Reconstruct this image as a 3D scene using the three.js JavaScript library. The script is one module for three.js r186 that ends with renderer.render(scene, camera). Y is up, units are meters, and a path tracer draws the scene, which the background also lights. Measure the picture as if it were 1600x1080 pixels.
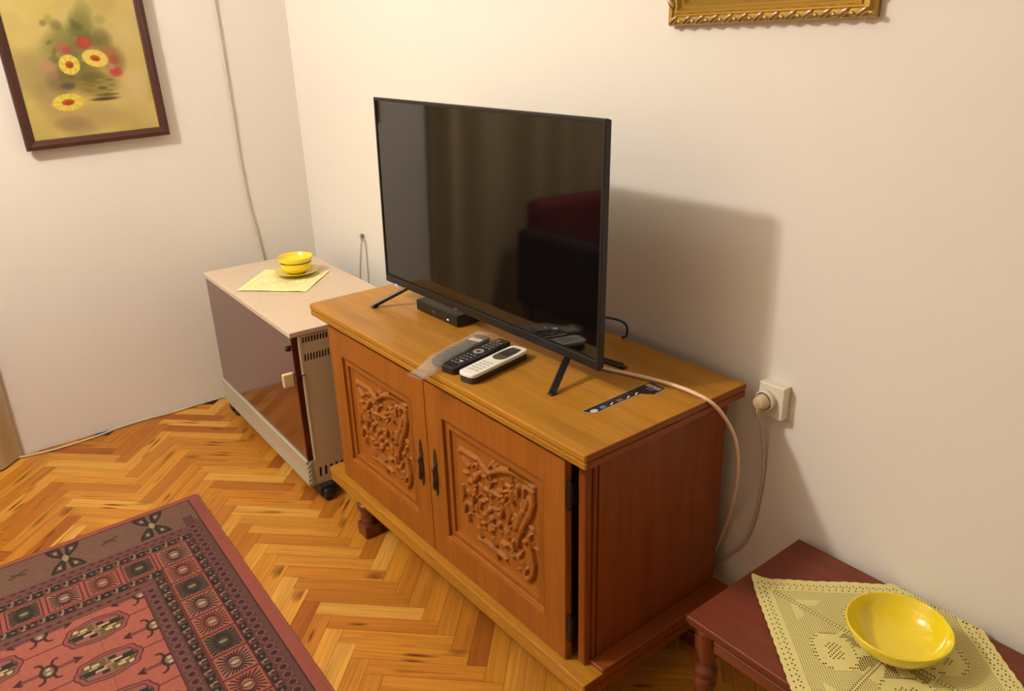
import * as THREE from 'three';
import { RoundedBoxGeometry } from 'three/addons/geometries/RoundedBoxGeometry.js';
import { mergeGeometries, toCreasedNormals } from 'three/addons/utils/BufferGeometryUtils.js';

// ---------------------------------------------------------------- camera, exposure, lamps
const scene = new THREE.Scene();
scene.background = new THREE.Color(0x000000);
const W = 1600, H = 1080, F = 1234.4;
const camera = new THREE.PerspectiveCamera(2 * Math.atan(H / 2 / F) * 180 / Math.PI, W / H, 0.05, 30);
const YAW = 0.9112, PITCH = 0.3826, ROLL = -0.0296;
camera.rotation.order = 'YXZ';
camera.position.set(3.2527, 1.4629, 1.4274);
camera.rotation.set(-PITCH, YAW, ROLL);
const renderer = new THREE.WebGLRenderer({ antialias: true });
renderer.toneMapping = THREE.LinearToneMapping;
renderer.toneMappingExposure = 1.0;
renderer.shadowMap.enabled = true;
const LAMP = [1.13, 2.51, 2.10];            // three glowing bulbs under the ceiling
const LAMP_COLOR = new THREE.Color().setRGB(1, 0.945, 0.85);
const LAMP_CD = 3.55;

// ---------------------------------------------------------------- helpers
const used = {};
function numbered(n) { const k = used[n] || 0; used[n] = k + 1; return k ? n + '_' + String(k).padStart(3, '0') : n; }
function thing(name, label, category, p = [0, 0, 0], turn = 0, group) {
  const o = new THREE.Group(); o.name = numbered(name); scene.add(o);
  o.position.set(...p); o.rotation.y = turn; o.userData = { label, category };
  if (group) o.userData.group = group;
  return o;
}
function part(name, geo, m, parent, p, extra) {
  const o = new THREE.Mesh(geo, m); o.name = numbered(name); o.castShadow = o.receiveShadow = true;
  if (p) o.position.set(...p);
  if (extra) Object.assign(o.userData, extra);
  parent.add(o); return o;
}
function struct(name, geo, m, p) { return part(name, geo, m, scene, p, { kind: 'structure' }); }
function tag(o, label, category, group) { Object.assign(o.userData, { label, category }); if (group) o.userData.group = group; return o; }
function rng(s) { return () => { s = (s + 0x6d2b79f5) | 0; let t = Math.imul(s ^ (s >>> 15), 1 | s); t = (t + Math.imul(t ^ (t >>> 7), 61 | t)) ^ t; return ((t ^ (t >>> 14)) >>> 0) / 4294967296; }; }
const hash = (x, y, s) => { let h = Math.imul(x, 374761393) + Math.imul(y, 668265263) + Math.imul(s, 974634777); h = Math.imul(h ^ (h >>> 13), 1274126177); return ((h ^ (h >>> 16)) >>> 0) / 4294967296; };
function noise(x, y, s, px = 4096, py = 4096) {
  const xi = Math.floor(x), yi = Math.floor(y), fx = x - xi, fy = y - yi, u = fx * fx * (3 - 2 * fx), v = fy * fy * (3 - 2 * fy);
  const m = (a, b) => ((a % b) + b) % b, h = (i, j) => hash(m(i, px), m(j, py), s);
  return (h(xi, yi) * (1 - u) + h(xi + 1, yi) * u) * (1 - v) + (h(xi, yi + 1) * (1 - u) + h(xi + 1, yi + 1) * u) * v;
}
const enc = (l) => 255 * (l <= 0.0031308 ? 12.92 * l : 1.055 * Math.pow(l, 1 / 2.4) - 0.055);
function dataTex(w, h, fn, srgb = true) {
  const d = new Uint8Array(w * h * 4), c = [0, 0, 0];
  for (let y = 0; y < h; y++) for (let x = 0; x < w; x++) {
    fn(x / w, y / h, c); const o = (y * w + x) * 4;
    for (let k = 0; k < 3; k++) { const v = Math.min(1, Math.max(0, c[k])); d[o + k] = srgb ? enc(v) : v * 255; }
    d[o + 3] = 255;
  }
  const t = new THREE.DataTexture(d, w, h, THREE.RGBAFormat);
  t.magFilter = THREE.LinearFilter; t.minFilter = THREE.LinearMipmapLinearFilter; t.generateMipmaps = true; t.wrapS = t.wrapT = THREE.RepeatWrapping;
  if (srgb) t.colorSpace = THREE.SRGBColorSpace; t.needsUpdate = true; return t;
}
function canvasTex(w, h, draw, srgb = true) {
  const c = document.createElement('canvas'); c.width = w; c.height = h;
  draw(c.getContext('2d'), w, h);
  const t = new THREE.CanvasTexture(c); if (srgb) t.colorSpace = THREE.SRGBColorSpace; t.anisotropy = 8; return t;
}
// grain runs along u; values near 1, to be tinted by the material's own colour
function woodTex(seed, { streak = 0.25, fine = 0.12, knots = 0, warm = 0.6 } = {}) {
  return dataTex(512, 256, (u, v, c) => {
    const bend = noise(u * 4, v * 4, seed + 9, 4, 4) * 0.06;
    const a = noise(u * 3, (v + bend) * 22, seed, 3, 22), b = noise(u * 6, (v + bend) * 64, seed + 1, 6, 64), f = noise(u * 20, v * 128, seed + 2, 20, 128), g = noise(u * 2, v * 5, seed + 3, 2, 5);
    let l = 1 + streak * (a - 0.5) + streak * 0.7 * (b - 0.5) + fine * (f - 0.5) + 0.3 * (g - 0.5) * streak * 2;
    if (knots) { const k = noise(u * 5, (v + bend) * 14, seed + 5, 5, 14); const q = Math.max(0, k - 0.78) / 0.22; l *= 1 - knots * q; }
    const dl = 1 - l;
    c[0] = 0.84 * l; c[1] = 0.84 * (l - warm * 0.25 * dl); c[2] = 0.84 * (l - warm * 0.5 * dl);
  });
}
function mat(r, g, b, rough = 0.6, o = {}) { const C = o.physical ? THREE.MeshPhysicalMaterial : THREE.MeshStandardMaterial; const q = { ...o }; delete q.physical; const m = new C({ roughness: rough, ...q }); m.color.setRGB(r, g, b); return m; }
const V = (x, y, z) => new THREE.Vector3(x, y, z);
function rbox(w, h, d, r = 0.002, p = [0, 0, 0], seg = 2) { const g = new RoundedBoxGeometry(w, h, d, seg, Math.min(r, w / 2.01, h / 2.01, d / 2.01)); g.translate(...p); return g; }
// a box from corner to corner
function bx(x0, y0, z0, x1, y1, z1, r = 0.002) { return rbox(x1 - x0, y1 - y0, z1 - z0, r, [(x0 + x1) / 2, (y0 + y1) / 2, (z0 + z1) / 2]); }
function clean(g) { const n = g.index ? g.toNonIndexed() : g; for (const k of Object.keys(n.attributes)) if (!['position', 'normal', 'uv'].includes(k)) n.deleteAttribute(k); if (!n.attributes.uv) n.setAttribute('uv', new THREE.BufferAttribute(new Float32Array(n.attributes.position.count * 2), 2)); n.morphAttributes = {}; return n; }
function merge(...gs) { return mergeGeometries(gs.flat().map(clean), false); }
// uv in metres over the texture's size: u along the grain axis
function grainUV(geo, axis = 0, su = 0.7, sv = 0.3, ou = 0, ov = 0) {
  const g = clean(geo), p = g.attributes.position, n = g.attributes.normal, uv = g.attributes.uv, A = ['x', 'y', 'z'];
  for (let i = 0; i < p.count; i++) {
    const c = [p.getX(i), p.getY(i), p.getZ(i)], m = [Math.abs(n.getX(i)), Math.abs(n.getY(i)), Math.abs(n.getZ(i))];
    const others = [0, 1, 2].filter((k) => k !== axis);
    const drop = m[others[0]] > m[others[1]] ? others[0] : others[1];
    const v = others.find((k) => k !== drop);
    uv.setXY(i, c[axis] / su + ou, c[v] / sv + ov + (m[axis] > 0.7 ? c[drop] / sv : 0));
  }
  return g;
}
function tube(pts, r, seg = 40, rs = 8) { return new THREE.TubeGeometry(new THREE.CatmullRomCurve3(pts.map((p) => V(...p)), false, 'centripetal'), seg, r, rs, false); }
function lathe(pts, seg = 48) { return new THREE.LatheGeometry(pts.map(([r, y]) => new THREE.Vector2(r, y)), seg); }
// picture-frame sweep: profile of [inset, height], outer to inner, mitred corners, in the XY plane
function sweepFrame(w, h, profile, closed = true) {
  const P = [], U = [], pr = closed ? [...profile, profile[0]] : profile;
  const C = [[-1, -1], [1, -1], [1, 1], [-1, 1]];
  const at = (s, [ins, z]) => [C[s][0] * (w / 2 - ins), C[s][1] * (h / 2 - ins), z];
  for (let s = 0; s < 4; s++) { const e = (s + 1) % 4; let run = 0;
    for (let i = 0; i + 1 < pr.length; i++) {
      const a = at(s, pr[i]), b = at(e, pr[i]), c = at(e, pr[i + 1]), d = at(s, pr[i + 1]), len = Math.hypot(pr[i + 1][0] - pr[i][0], pr[i + 1][1] - pr[i][1]);
      const k = s % 2, q = (v, t) => [v[k] / 0.7, t / 0.3 + s * 0.21];
      for (const [v, t] of [[a, run], [b, run], [c, run + len], [a, run], [c, run + len], [d, run + len]]) { P.push(...v); U.push(...q(v, t)); }
      run += len;
    } }
  const g = new THREE.BufferGeometry();
  g.setAttribute('position', new THREE.Float32BufferAttribute(P, 3)); g.setAttribute('uv', new THREE.Float32BufferAttribute(U, 2)); g.computeVertexNormals();
  return g;
}
function roundedShape(w, h, r) { const s = new THREE.Shape(), x = -w / 2, y = -h / 2; s.moveTo(x + r, y); s.lineTo(x + w - r, y); s.absarc(x + w - r, y + r, r, -Math.PI / 2, 0); s.lineTo(x + w, y + h - r); s.absarc(x + w - r, y + h - r, r, 0, Math.PI / 2); s.lineTo(x + r, y + h); s.absarc(x + r, y + h - r, r, Math.PI / 2, Math.PI); s.lineTo(x, y + r); s.absarc(x + r, y + r, r, Math.PI, Math.PI * 1.5); return s; }
const ext = (s, depth, b = 0, o = {}) => new THREE.ExtrudeGeometry(s, { depth, bevelEnabled: b > 0, bevelSize: b, bevelThickness: b, bevelSegments: 2, curveSegments: 12, ...o });
function grid(nu, nv, f) { // open sheet from f(u, v)
  const g = new THREE.PlaneGeometry(1, 1, nu, nv), p = g.attributes.position, uv = g.attributes.uv;
  for (let i = 0; i < p.count; i++) p.setXYZ(i, ...f(uv.getX(i), uv.getY(i)));
  g.computeVertexNormals(); return g;
}

// ---------------------------------------------------------------- materials
const plaster = dataTex(512, 512, (u, v, c) => { const l = 0.5 + 0.35 * (noise(u * 90, v * 90, 3, 90, 90) - 0.5) + 0.3 * (noise(u * 24, v * 24, 4, 24, 24) - 0.5); c[0] = c[1] = c[2] = l; }, false);
plaster.repeat.set(1, 1);
const M = {
  wall: mat(0.80, 0.75, 0.68, 0.85, { bumpMap: plaster, bumpScale: 0.0007 }),
  ceiling: mat(0.82, 0.79, 0.74, 0.9),
  subfloor: mat(0.05, 0.025, 0.01, 0.9),
  black: mat(0.012, 0.011, 0.011, 0.35), blackMatt: mat(0.018, 0.017, 0.017, 0.65),
  rubber: mat(0.012, 0.012, 0.014, 0.45),
  bronze: mat(0.085, 0.06, 0.035, 0.5, { metalness: 0.7 }),
  iron: mat(0.05, 0.035, 0.025, 0.5, { metalness: 0.6 }),
  yellow: mat(0.88, 0.69, 0.02, 0.12, { physical: true, clearcoat: 0.8, clearcoatRoughness: 0.03 }),
  cream: mat(0.75, 0.66, 0.46, 0.5), plastic: mat(0.78, 0.72, 0.58, 0.4),
  cord: mat(0.82, 0.58, 0.42, 0.5), wire: mat(0.55, 0.47, 0.34, 0.6), greyWire: mat(0.60, 0.56, 0.44, 0.6),
  white: mat(0.82, 0.78, 0.72, 0.35), grey: mat(0.25, 0.24, 0.22, 0.5),
};
const W1 = woodTex(11, { streak: 0.26, fine: 0.05, knots: 0.5 }), W2 = woodTex(47, { streak: 0.36, fine: 0.06, knots: 0.8 }), W3 = woodTex(83, { streak: 0.22, fine: 0.1, knots: 0.2 });
const WC = woodTex(131, { streak: 0.22, fine: 0.18, warm: 0.5 });
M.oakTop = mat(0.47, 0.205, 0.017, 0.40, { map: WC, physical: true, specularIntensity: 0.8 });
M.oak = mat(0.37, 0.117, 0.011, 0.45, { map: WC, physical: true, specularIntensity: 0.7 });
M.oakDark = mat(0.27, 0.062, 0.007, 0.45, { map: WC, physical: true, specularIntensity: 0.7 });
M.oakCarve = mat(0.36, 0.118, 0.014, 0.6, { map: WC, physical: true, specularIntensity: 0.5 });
M.oakRed = mat(0.15, 0.027, 0.008, 0.35, { map: WC, physical: true, clearcoat: 0.5, clearcoatRoughness: 0.2 });
M.tableTop = mat(0.19, 0.033, 0.009, 0.5, { map: W3 }); M.tableEdge = mat(0.21, 0.055, 0.02, 0.45, { map: W3 });

// ---------------------------------------------------------------- room shell
const RX = 6.0, RZ = 3.7, RY = 2.78;
const wallGeo = (x0, y0, z0, x1, y1, z1) => { const g = clean(new THREE.BoxGeometry(x1 - x0, y1 - y0, z1 - z0)); g.translate((x0 + x1) / 2, (y0 + y1) / 2, (z0 + z1) / 2); return grainUV(g, 1, 1, 1); };
struct('wall_back', wallGeo(-0.12, 0.0006, -0.12, RX + 0.12, RY, 0), M.wall);
struct('wall_left', wallGeo(-0.12, 0.0006, 0, 0, RY, RZ), M.wall);
struct('wall_right', wallGeo(RX, 0.0006, 0, RX + 0.12, RY, RZ), M.wall);
struct('wall_front', wallGeo(-0.12, 0.0006, RZ, RX + 0.12, RY, RZ + 0.12), M.wall);
struct('ceiling', wallGeo(-0.12, RY, -0.12, RX + 0.12, RY + 0.1, RZ + 0.12), M.ceiling);
const floor = struct('floor', wallGeo(-0.12, -0.08, -0.12, RX + 0.12, -0.0075, RZ + 0.12), M.subfloor);

{ // herringbone parquet, every stave its own piece
  const L = 0.297, w = 0.0494, r = rng(5), S2 = Math.SQRT1_2, X0 = 0.046, Z0 = 0.777;
  const tones = [[0.68, 0.31, 0.042], [0.62, 0.265, 0.032], [0.58, 0.235, 0.025], [0.53, 0.20, 0.021], [0.61, 0.25, 0.023], [0.45, 0.15, 0.014], [0.50, 0.18, 0.017], [0.38, 0.11, 0.011], [0.72, 0.36, 0.06], [0.56, 0.215, 0.02]];
  const mats = []; for (const [a, b, c] of tones) for (const t of [W1, W2, W3]) mats.push(mat(a, b, c, 0.46, { map: t, physical: true, specularIntensity: 0.6 }));
  const staveGeo = []; for (let i = 0; i < 8; i++) { // chamfered top edges
    const s = new THREE.Shape(), a = L / 2 - 0.0004, b = w / 2 - 0.0004; s.moveTo(-a, -b); s.lineTo(a, -b); s.lineTo(a, b); s.lineTo(-a, b); s.closePath();
    const g = new THREE.ExtrudeGeometry(s, { depth: 0.0058, bevelEnabled: true, bevelSegments: 1, bevelSize: -0.0008, bevelThickness: 0.0008, bevelOffset: 0 }); g.rotateX(-Math.PI / 2); g.translate(0, -0.0066, 0);
    g.computeVertexNormals(); staveGeo.push(grainUV(g, 0, 0.55, 0.16, r(), r()));
  }
  const list = [];
  for (let m = -30; m <= 30; m++) for (let k = -130; k <= 130; k++) for (const kind of [0, 1]) {
    let p, q; if (kind === 0) { p = k * w + L / 2; q = k * w + w / 2; } else { p = k * w + L + w / 2; q = k * w - L / 2 + w; }
    p += m * L; q -= m * L;
    const x = X0 + (p + q) * S2, z = Z0 + (q - p) * S2;
    if (x < 0.0 - 0.06 || x > RX + 0.06 || z < -0.06 || z > RZ + 0.06) continue;
    const hsh = hash(k + 500, m * 2 + kind + 700, 3), tone = Math.floor(hsh * mats.length), gi = Math.floor(hash(k + 900, m * 2 + kind, 8) * 8);
    const pr = V(x, 0, z); camera.updateMatrixWorld(); camera.updateProjectionMatrix(); pr.project(camera);
    const seen = pr.z < 1 && Math.abs(pr.x) < 1.12 && Math.abs(pr.y) < 1.14 && !(x > 0.86 && z > 1.02) && !(z < 0.4 && x < 1.25) && !(x > 1.2 && z < 0.12);
    list.push({ x, z, turn: kind ? -Math.PI / 4 : Math.PI / 4, tone, gi, lift: (hash(k + 33, m * 2 + kind, 21) - 0.5) * 0.0003 - 0.0002, seen, d: pr.z, flip: hash(k, m * 2 + kind, 77) > 0.5 });
  }
  const vis = list.filter((s) => s.seen).sort((a, b) => a.d - b.d).slice(0, 296), set = new Set(vis), rest = {};
  for (const s of list) {
    if (set.has(s)) { const o = part('stave', staveGeo[s.gi], mats[s.tone], floor, [s.x, s.lift, s.z]); o.rotation.y = s.turn + (s.flip ? Math.PI : 0); }
    else { const g = staveGeo[s.gi].clone(); g.rotateY(s.turn); g.translate(s.x, s.lift, s.z); (rest[s.tone % 3] ||= []).push(g); }
  }
  let n = 0; for (const k of Object.keys(rest)) part('stave_field', merge(rest[k]), mats[[3, 7, 14][n++]], floor, null, { kind: 'stuff' });
}

// ---------------------------------------------------------------- carved oak cabinet
{
  const OX = 1.7215, OZ = 0.294, cab = thing('cabinet', 'low oak cabinet with two carved doors and turned feet, standing under the television', 'cabinet', [OX, 0, OZ]);
  const B = (x0, y0, z0, x1, y1, z1, r) => { const g = bx(x0, y0, z0, x1, y1, z1, r); g.translate(-OX, 0, -OZ); return g; };
  const wood = (g, ax, o = 0) => grainUV(g, ax, 0.9, 0.35, o, o * 0.7);
  const slab = (x0, x1, z0, z1, y0, y1, cut, b) => { // plan with clipped front corners
    const s = new THREE.Shape(); const a = cut; s.moveTo(x0, -z0); s.lineTo(x0, -(z1 - a)); s.quadraticCurveTo(x0 + 0.002, -z1 + 0.002, x0 + a, -z1); s.lineTo(x1 - 0.003, -z1); s.lineTo(x1, -z1 + 0.003); s.lineTo(x1, -z0); s.closePath();
    const g = ext(s, y1 - y0 - 2 * b, b, { bevelOffset: -b }); g.rotateX(-Math.PI / 2); g.translate(-OX, y0 + b, -OZ); return g;
  };
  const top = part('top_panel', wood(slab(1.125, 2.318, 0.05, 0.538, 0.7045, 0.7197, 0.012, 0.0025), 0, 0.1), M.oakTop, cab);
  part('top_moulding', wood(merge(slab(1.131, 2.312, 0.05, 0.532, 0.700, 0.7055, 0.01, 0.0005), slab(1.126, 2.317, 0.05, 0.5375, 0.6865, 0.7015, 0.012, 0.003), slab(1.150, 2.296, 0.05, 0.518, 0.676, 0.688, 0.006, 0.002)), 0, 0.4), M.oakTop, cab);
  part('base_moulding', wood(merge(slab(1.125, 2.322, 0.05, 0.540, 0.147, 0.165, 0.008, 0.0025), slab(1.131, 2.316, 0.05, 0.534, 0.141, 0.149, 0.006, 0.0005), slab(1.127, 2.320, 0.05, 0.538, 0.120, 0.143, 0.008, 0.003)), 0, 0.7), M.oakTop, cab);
  part('end_moulding', wood(merge(B(2.3155, 0.7050, 0.052, 2.3190, 0.7192, 0.5350, 0.001), B(2.3145, 0.6870, 0.052, 2.3182, 0.7010, 0.5345, 0.001)), 2, 0.2), M.oakDark, cab, null, { label: 'darker right end edge' });  // thin strips in the darker oak colour over the right end of the top
  part('end_moulding', wood(merge(B(2.3195, 0.1475, 0.052, 2.3226, 0.1645, 0.5375, 0.001), B(2.3175, 0.1205, 0.052, 2.3208, 0.1425, 0.5355, 0.001), B(2.2795, 0.163, 0.052, 2.3226, 0.174, 0.485, 0.004)), 2, 0.6), M.oakDark, cab, null, { label: 'darker right end edge' });  // same darker oak colour over the right end of the base, plus side strip
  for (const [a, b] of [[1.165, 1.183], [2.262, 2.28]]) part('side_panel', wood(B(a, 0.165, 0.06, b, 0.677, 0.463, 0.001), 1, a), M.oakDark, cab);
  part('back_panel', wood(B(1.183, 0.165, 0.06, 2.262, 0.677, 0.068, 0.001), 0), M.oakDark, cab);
  part('inner_frame', wood(merge(B(1.186, 0.165, 0.43, 2.259, 0.675, 0.44, 0.001)), 0), M.oakRed, cab);
  for (const s of [-1, 1]) { // fluted corner posts
    const xo = s < 0 ? 1.165 : 2.28, x0 = Math.min(xo, xo - s * 0.022), x1 = Math.max(xo, xo - s * 0.022);
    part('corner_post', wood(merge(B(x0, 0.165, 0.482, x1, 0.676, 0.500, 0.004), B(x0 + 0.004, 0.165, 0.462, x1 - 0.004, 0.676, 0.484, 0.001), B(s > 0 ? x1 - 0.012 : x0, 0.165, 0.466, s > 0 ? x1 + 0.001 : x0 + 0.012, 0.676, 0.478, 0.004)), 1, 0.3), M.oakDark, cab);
  }
  // doors
  const CARVE = [
[[-9,97,5],[33,124,8],[75,138,9],[119,140,8],[152,135,5],8],
[[146,121,8],[147,94,10],[133,57,10],[106,8,9],[92,-25,7],[90,-51,4],8],
[[110,54,10],[94,20,13],[81,-5,9],9],
[[134,2,4],[138,-31,6],[146,-67,8],[139,-101,8],8],
[[139,-101,8],[125,-121,7],[113,-116,5],[117,-96,4],7],
[[69,-75,7],[99,-90,9],[113,-119,7],6],
[[-32,46,5],[1,51,7],[29,53,5],8],
[[35,45,6],[38,27,8],[29,0,6],8],
[[-7,-26,9],10],
[[-37,-30,9],8],
[[-16,-5,9],8],
[[20,-1,9],8],
[[18,-29,9],8],
[[-16,-61,10],8],
[[-42,-56,8],8],
[[-128,109,5],[-93,111,7],[-60,112,4],7],
[[-119,90,6],[-99,76,7],7],
[[-53,75,8],[-82,38,6],8],
[[-96,41,5],[-69,35,5],7],
[[-124,12,4],[-119,-9,6],[-125,-36,4],7],
[[-116,-37,7],[-116,-61,4],8],
[[-76,7,5],[-82,-25,7],[-81,-43,4],8],
[[-104,-62,6],[-101,-79,4],7],
[[-54,3,5],[-53,-19,5],6],
[[2,130,5],[21,121,4],8],
[[-9,97,5],[-4,73,4],[-16,45,3],6],
[[-60,112,4],[-28,97,4],[-9,92,4],5],
[[70,86,7],[74,62,6],7],
[[95,111,6],[94,93,5],7],
[[115,116,6],[114,95,6],7],
[[129,93,9],[119,67,7],7],
[[50,41,6],[61,21,7],[54,-6,5],6],
[[-10,-82,6],[2,-94,5],8],
[[29,-74,8],[44,-72,6],8],
[[70,-47,7],[76,-66,5],8],
[[90,-76,8],[96,-92,5],8],
[[-70,-114,5],[-29,-108,6],[17,-109,6],[42,-113,4],6],
[[11,-113,5],[13,-128,4],7],
[[-68,-84,6],[-55,-101,5],6],
[[52,-48,5],[40,-31,4],6]
  ];
  { // shallow leaf tufts filling the ground between the main scrolls
    const hull = [[-132, 112], [-60, 120], [30, 130], [75, 143], [125, 146], [150, 136], [146, 60], [150, -60], [144, -112], [112, -122], [60, -98], [0, -74], [-60, -72], [-100, -62], [-132, -10]], r = rng(77);
    const inside = (x, y) => { let c = false; for (let i = 0, j = hull.length - 1; i < hull.length; j = i++) { const [a, b] = hull[i], [p, q] = hull[j]; if ((b > y) !== (q > y) && x < (p - a) * (y - b) / (q - b) + a) c = !c; } return c; };
    for (let i = 0; i < 190; i++) { const x = -140 + r() * 295, y = -125 + r() * 270; if (!inside(x, y)) continue; const a = r() * 6.28, l = 5 + r() * 12, k = a + (r() - 0.5) * 1.6; CARVE.push([[x, y, 2.5 + r() * 2], [x + Math.cos(a) * l, y + Math.sin(a) * l, 3 + r() * 2.5], [x + Math.cos(a) * l + Math.cos(k) * l * 0.7, y + Math.sin(a) * l + Math.sin(k) * l * 0.7, 1.8], 2.6 + r() * 3]); }
  }
  const carving = (() => {
    const X0 = -146, X1 = 160, Y0 = -130, Y1 = 142, st = 2, nx = Math.round((X1 - X0) / st), ny = Math.round((Y1 - Y0) / st), hgt = new Float32Array((nx + 1) * (ny + 1));
    for (let j = 0; j <= ny; j++) for (let i = 0; i <= nx; i++) {
      const x = X0 + i * st, y = Y0 + j * st; let h = 0;
      for (const f of CARVE) { const top = f[f.length - 1]; const n = f.length - 1;
        for (let k = 0; k < Math.max(1, n - 1); k++) { const a = f[k], b = f[Math.min(k + 1, n - 1)], dx = b[0] - a[0], dy = b[1] - a[1], l2 = dx * dx + dy * dy || 1;
          const t = Math.min(1, Math.max(0, ((x - a[0]) * dx + (y - a[1]) * dy) / l2)), r = (a[2] + (b[2] - a[2]) * t) * 0.98, d = Math.hypot(x - a[0] - dx * t, y - a[1] - dy * t) / r;
          if (d < 1) { const rib = 1 - 0.16 * Math.pow(Math.cos((d) * 7), 2) * (r > 6 ? 1 : 0); h = Math.max(h, top * 1.15 * Math.pow(1 - d * d, 0.5) * rib); } } }
      hgt[j * (nx + 1) + i] = h > 0 ? h + 0.6 : -0.9;
    }
    const sm = hgt.slice(); for (let j = 1; j < ny; j++) for (let i = 1; i < nx; i++) { const o = j * (nx + 1) + i; sm[o] = hgt[o] * 0.64 + (hgt[o - 1] + hgt[o + 1] + hgt[o - nx - 1] + hgt[o + nx + 1]) * 0.09; }
    const g = new THREE.PlaneGeometry((X1 - X0) / 1000, (Y1 - Y0) / 1000, nx, ny), p = g.attributes.position;
    for (let j = 0; j <= ny; j++) for (let i = 0; i <= nx; i++) p.setZ((ny - j) * (nx + 1) + i, sm[j * (nx + 1) + i] / 1000);
    g.translate((X0 + X1) / 2000, (Y0 + Y1) / 2000, 0); g.computeVertexNormals(); return grainUV(g, 1, 0.9, 0.35, 0.2, 0.3);
  })();
  const DW = 0.518, DH = 0.502, OW = 0.380, OH = 0.345, oy = 0.003;
  const doorShape = (() => { const s = roundedShape(DW - 0.004, DH - 0.004, 0.002), h = new THREE.Path(); const a = OW / 2, b = OH / 2; h.moveTo(-a, -b + oy); h.lineTo(-a, b + oy); h.lineTo(a, b + oy); h.lineTo(a, -b + oy); h.closePath(); s.holes.push(h); return s; })();
  const frameGeo = wood(ext(doorShape, 0.016, 0.002), 1, 0.15); frameGeo.translate(0, 0, -0.018);
  const mould = sweepFrame(OW, OH, [[-0.001, 0.0005], [0.003, -0.001], [0.004, -0.008], [0.006, -0.0095], [0.022, -0.0065], [0.025, -0.0065], [0.026, -0.0125], [0.040, -0.0145]], false);
  const panelGeo = wood(rbox(OW - 0.01, OH - 0.01, 0.004, 0.001, [0, 0, -0.0165]), 1, 0.55);
  const plate = (() => { // long pierced escutcheon with a drop pull
    const s = new THREE.Shape(); s.moveTo(0, -0.068); s.quadraticCurveTo(0.007, -0.052, 0.004, -0.044); s.quadraticCurveTo(0.010, -0.03, 0.0075, -0.015); s.lineTo(0.006, 0.02); s.quadraticCurveTo(0.010, 0.034, 0.005, 0.045); s.quadraticCurveTo(0.006, 0.056, 0, 0.068); s.quadraticCurveTo(-0.006, 0.056, -0.005, 0.045); s.quadraticCurveTo(-0.010, 0.034, -0.006, 0.02); s.lineTo(-0.0075, -0.015); s.quadraticCurveTo(-0.010, -0.03, -0.004, -0.044); s.quadraticCurveTo(-0.007, -0.052, 0, -0.068);
    return ext(s, 0.0015, 0.0006);
  })();
  const pull = lathe([[0.0001, -0.045], [0.003, -0.042], [0.0052, -0.034], [0.0045, -0.024], [0.0026, -0.012], [0.0022, 0.004], [0.004, 0.012], [0.0055, 0.016], [0.004, 0.021], [0.0001, 0.024]], 16); pull.translate(0, -0.004, 0.008);
  const hingeGeo = merge(lathe([[0.0001, -0.036], [0.004, -0.034], [0.003, -0.03], [0.0065, -0.027], [0.0065, -0.001], [0.0055, 0], [0.0065, 0.001], [0.0065, 0.027], [0.003, 0.03], [0.0045, 0.033], [0.0001, 0.037]], 14), rbox(0.003, 0.05, 0.018, 0.0006, [0.001, 0, -0.008]));
  for (const s of [-1, 1]) {
    const door = part('door', frameGeo, M.oak, cab, [OX + s * 0.2605 - OX, 0.4175, 0.5205 - OZ]);
    const mo = part('door_moulding', mould, M.oak, door, [0, oy, 0]);
    part('door_panel', panelGeo, M.oak, door, [0, oy, 0]);
    part('carving', carving, M.oakCarve, door, [0.000, 0, -0.0138]);
    const hd = part('handle', merge(plate, pull), M.bronze, door, [-s * (DW / 2 - 0.032), 0.004, 0.0005], { label: 'dark bronze drop handle on a long plate' });
    for (const y of [0.17, -0.165]) part('hinge', hingeGeo, M.iron, door, [s * (DW / 2 + 0.004), y, -0.010], { label: 'dark iron hinge knuckle' });
  }
  // turned legs, each with a square block foot
  const legGeo = wood(lathe([[0.0001, 0.040], [0.020, 0.040], [0.022, 0.044], [0.018, 0.049], [0.0185, 0.052], [0.025, 0.056], [0.025, 0.060], [0.019, 0.066], [0.026, 0.088], [0.031, 0.101], [0.0315, 0.109], [0.026, 0.119], [0.0001, 0.1205]], 32), 1, 0.2);
  const footGeo = wood((() => { const s = roundedShape(0.050, 0.050, 0.002); const g = ext(s, 0.037, 0.003, { bevelOffset: -0.001 }); g.rotateX(-Math.PI / 2); g.translate(0, 0.003, 0); return g; })(), 1, 0.5);
  for (const [x, z] of [[1.316, 0.512], [2.268, 0.490], [1.312, 0.105], [2.268, 0.105]]) { const l = part('leg', legGeo, M.oakRed, cab, [x - OX, 0, z - OZ]); part('foot', footGeo, M.oakRed, l); }
}

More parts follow.
